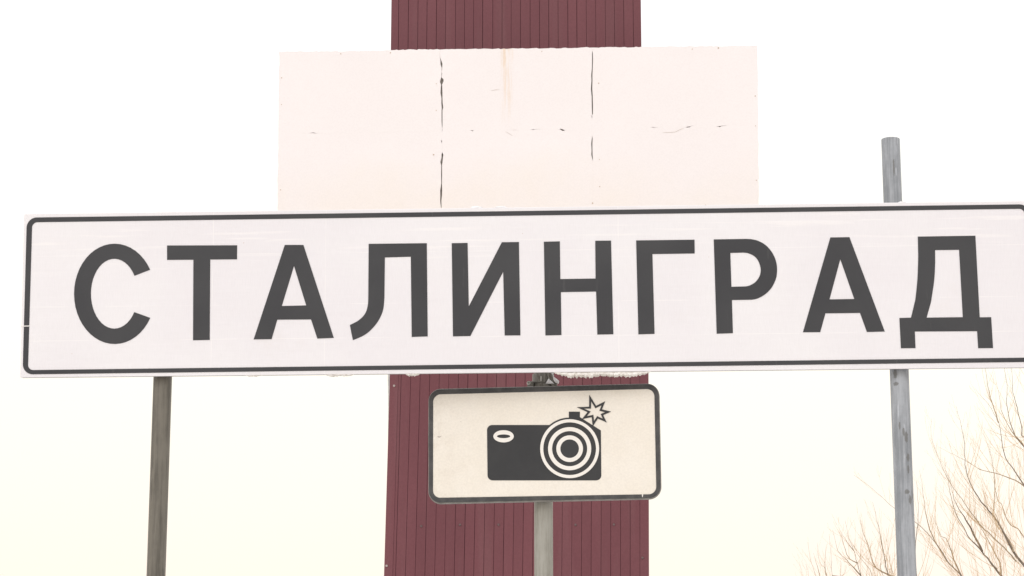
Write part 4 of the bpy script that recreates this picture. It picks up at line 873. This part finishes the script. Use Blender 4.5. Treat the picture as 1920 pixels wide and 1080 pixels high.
for pts, b0, b1, lab in (
    ([(.0225, .0290), (.0360, .0290), (.0345, .0180), (.0305, .0130)], -.041, -.030, 'small white snow wedge caught high behind the clamp strap under the sign'),
    ([(.0100, -.0165), (.0150, -.0080), (.0190, .0000), (.0240, -.0050), (.0370, -.0170)], -.050, -.041, 'white triangular snow wedge lying on the camera sign in front of the clamp'),
    ([(.0335, .0150), (.0365, .0050), (.0450, -.0010), (.0525, -.0080), (.0505, -.0160), (.0400, -.0120), (.0345, -.0040)], -.046, -.034, 'bright snow clot right of the clamp strap above the camera sign')):
    tag(build('snow_lump', *prism(MID, pts, b0, b1, bevel=.0022), SNOW), lab, 'snow', 'snow lumps caught on the signs')

# ------------------------------------------------------------------ bare trees
BARK, TWIG, YOUNG = mat_bark(), mat_twig(), mat_young_bark()
def smooth_path(pts, step):
    P = [pts[0]] + list(pts) + [pts[-1]]
    out = []
    for i in range(1, len(P) - 2):
        p0, p1, p2, p3 = P[i - 1:i + 3]
        k = max(2, int((p2 - p1).length / step))
        for q in range(k):
            t = q / k
            out.append(.5 * ((2 * p1) + (p2 - p0) * t + (2 * p0 - 5 * p1 + 4 * p2 - p3) * t * t + (3 * p1 - p0 - 3 * p2 + p3) * t ** 3))
    out.append(pts[-1])
    return out
def grow(rng, acc, start, d, length, r, level):
    step = length / 9
    p, path, radii = Vector(start), [], []
    bend = Vector((rng.uniform(-.5, .5), rng.uniform(-.6, .6), rng.uniform(.5, 1.1))) * .09
    for i in range(10):
        t = i / 9
        path.append(p.copy()); radii.append(r * (1 - t) + .0008 * t)
        d = (d + bend + Vector((rng.gauss(0, .025), rng.gauss(0, .025), rng.gauss(0, .02)))).normalized()
        p = p + d * step
    acc.append(tube(path, radii, 4, False))
    if level > 0:
        n = int(length / .2)
        for k in range(n):
            i = rng.randint(1, 8)
            q = (path[i + 1] - path[i]).normalized()
            side = q.cross(Vector((rng.gauss(0, 1), rng.gauss(0, 1), rng.gauss(0, 1)))).normalized()
            a = rad(rng.uniform(14, 34))
            grow(rng, acc, path[i], (q * math.cos(a) + side * math.sin(a)).normalized(), length * rng.uniform(.25, .5) * (1.15 - i / 12), radii[i] * .65, level - 1)
def make_tree(limbs, label, seed, density):
    rng = random.Random(seed)
    base = Vector(limbs[0][0][0]); base.z = 0
    tree = thing('bare_tree', label, 'tree', base, 'bare trees behind the right post')
    acc = []
    for k, (pts, r0, r1) in enumerate(limbs):
        pts = [Vector(p) for p in pts]
        if k == 0:
            pts = [Vector((pts[0].x, pts[0].y, -.05))] + pts
        path = smooth_path(pts, .07)
        for i in range(1, len(path)):
            path[i] = path[i] + Vector((rng.gauss(0, .003), rng.gauss(0, .003), rng.gauss(0, .003)))
        n = len(path)
        radii = [.0011 + (r0 * .72 - .0011) * (1 - i / (n - 1)) ** 1.45 for i in range(n)]
        build('trunk' if k == 0 else 'branch', *tube(path, radii, 12 if k == 0 else 7), BARK if r0 > .021 else YOUNG, tree, smooth=True)
        tot = sum((b - a).length for a, b in zip(path, path[1:]))
        run = 0.0; nxt = rng.uniform(.05, .2)
        for i in range(1, n - 1):
            run += (path[i] - path[i - 1]).length
            if path[i].z < (2.2 if k == 0 else 1.6):
                nxt = run + .1
                continue
            if run >= nxt:
                nxt = run + rng.uniform(.03, .09) / density * (1.0 if path[i].z < 4.6 else 1.7)
                q = (path[i + 1] - path[i]).normalized()
                side = q.cross(Vector((rng.gauss(0, .5), rng.choice((-1, 1)), rng.gauss(0, .5)))).normalized()
                a = rad(rng.uniform(16, 46))
                L = min(1.3, (.25 + .6 * (tot - run)) * rng.uniform(.35, 1.0))
                d = (q * math.cos(a) + side * math.sin(a) + Vector((0, 0, .22))).normalized()
                grow(rng, acc, path[i], d, L, min(.0036, radii[i] * .6), 2 if L > .45 else 1)
    build('twigs', *join(*acc), TWIG, tree, kind='stuff')
make_tree(TREE_BIG, 'largest bare tree, its thick forking branches rising at the right edge of the picture', 21, 1.0)
make_tree(TREE_MID, 'smaller bare tree just behind the tall right post, twigs on both sides of it', 22, .8)
make_tree(TREE_SMALL, 'low bare sapling left of the right post, only its thin upright shoots showing', 23, .6)
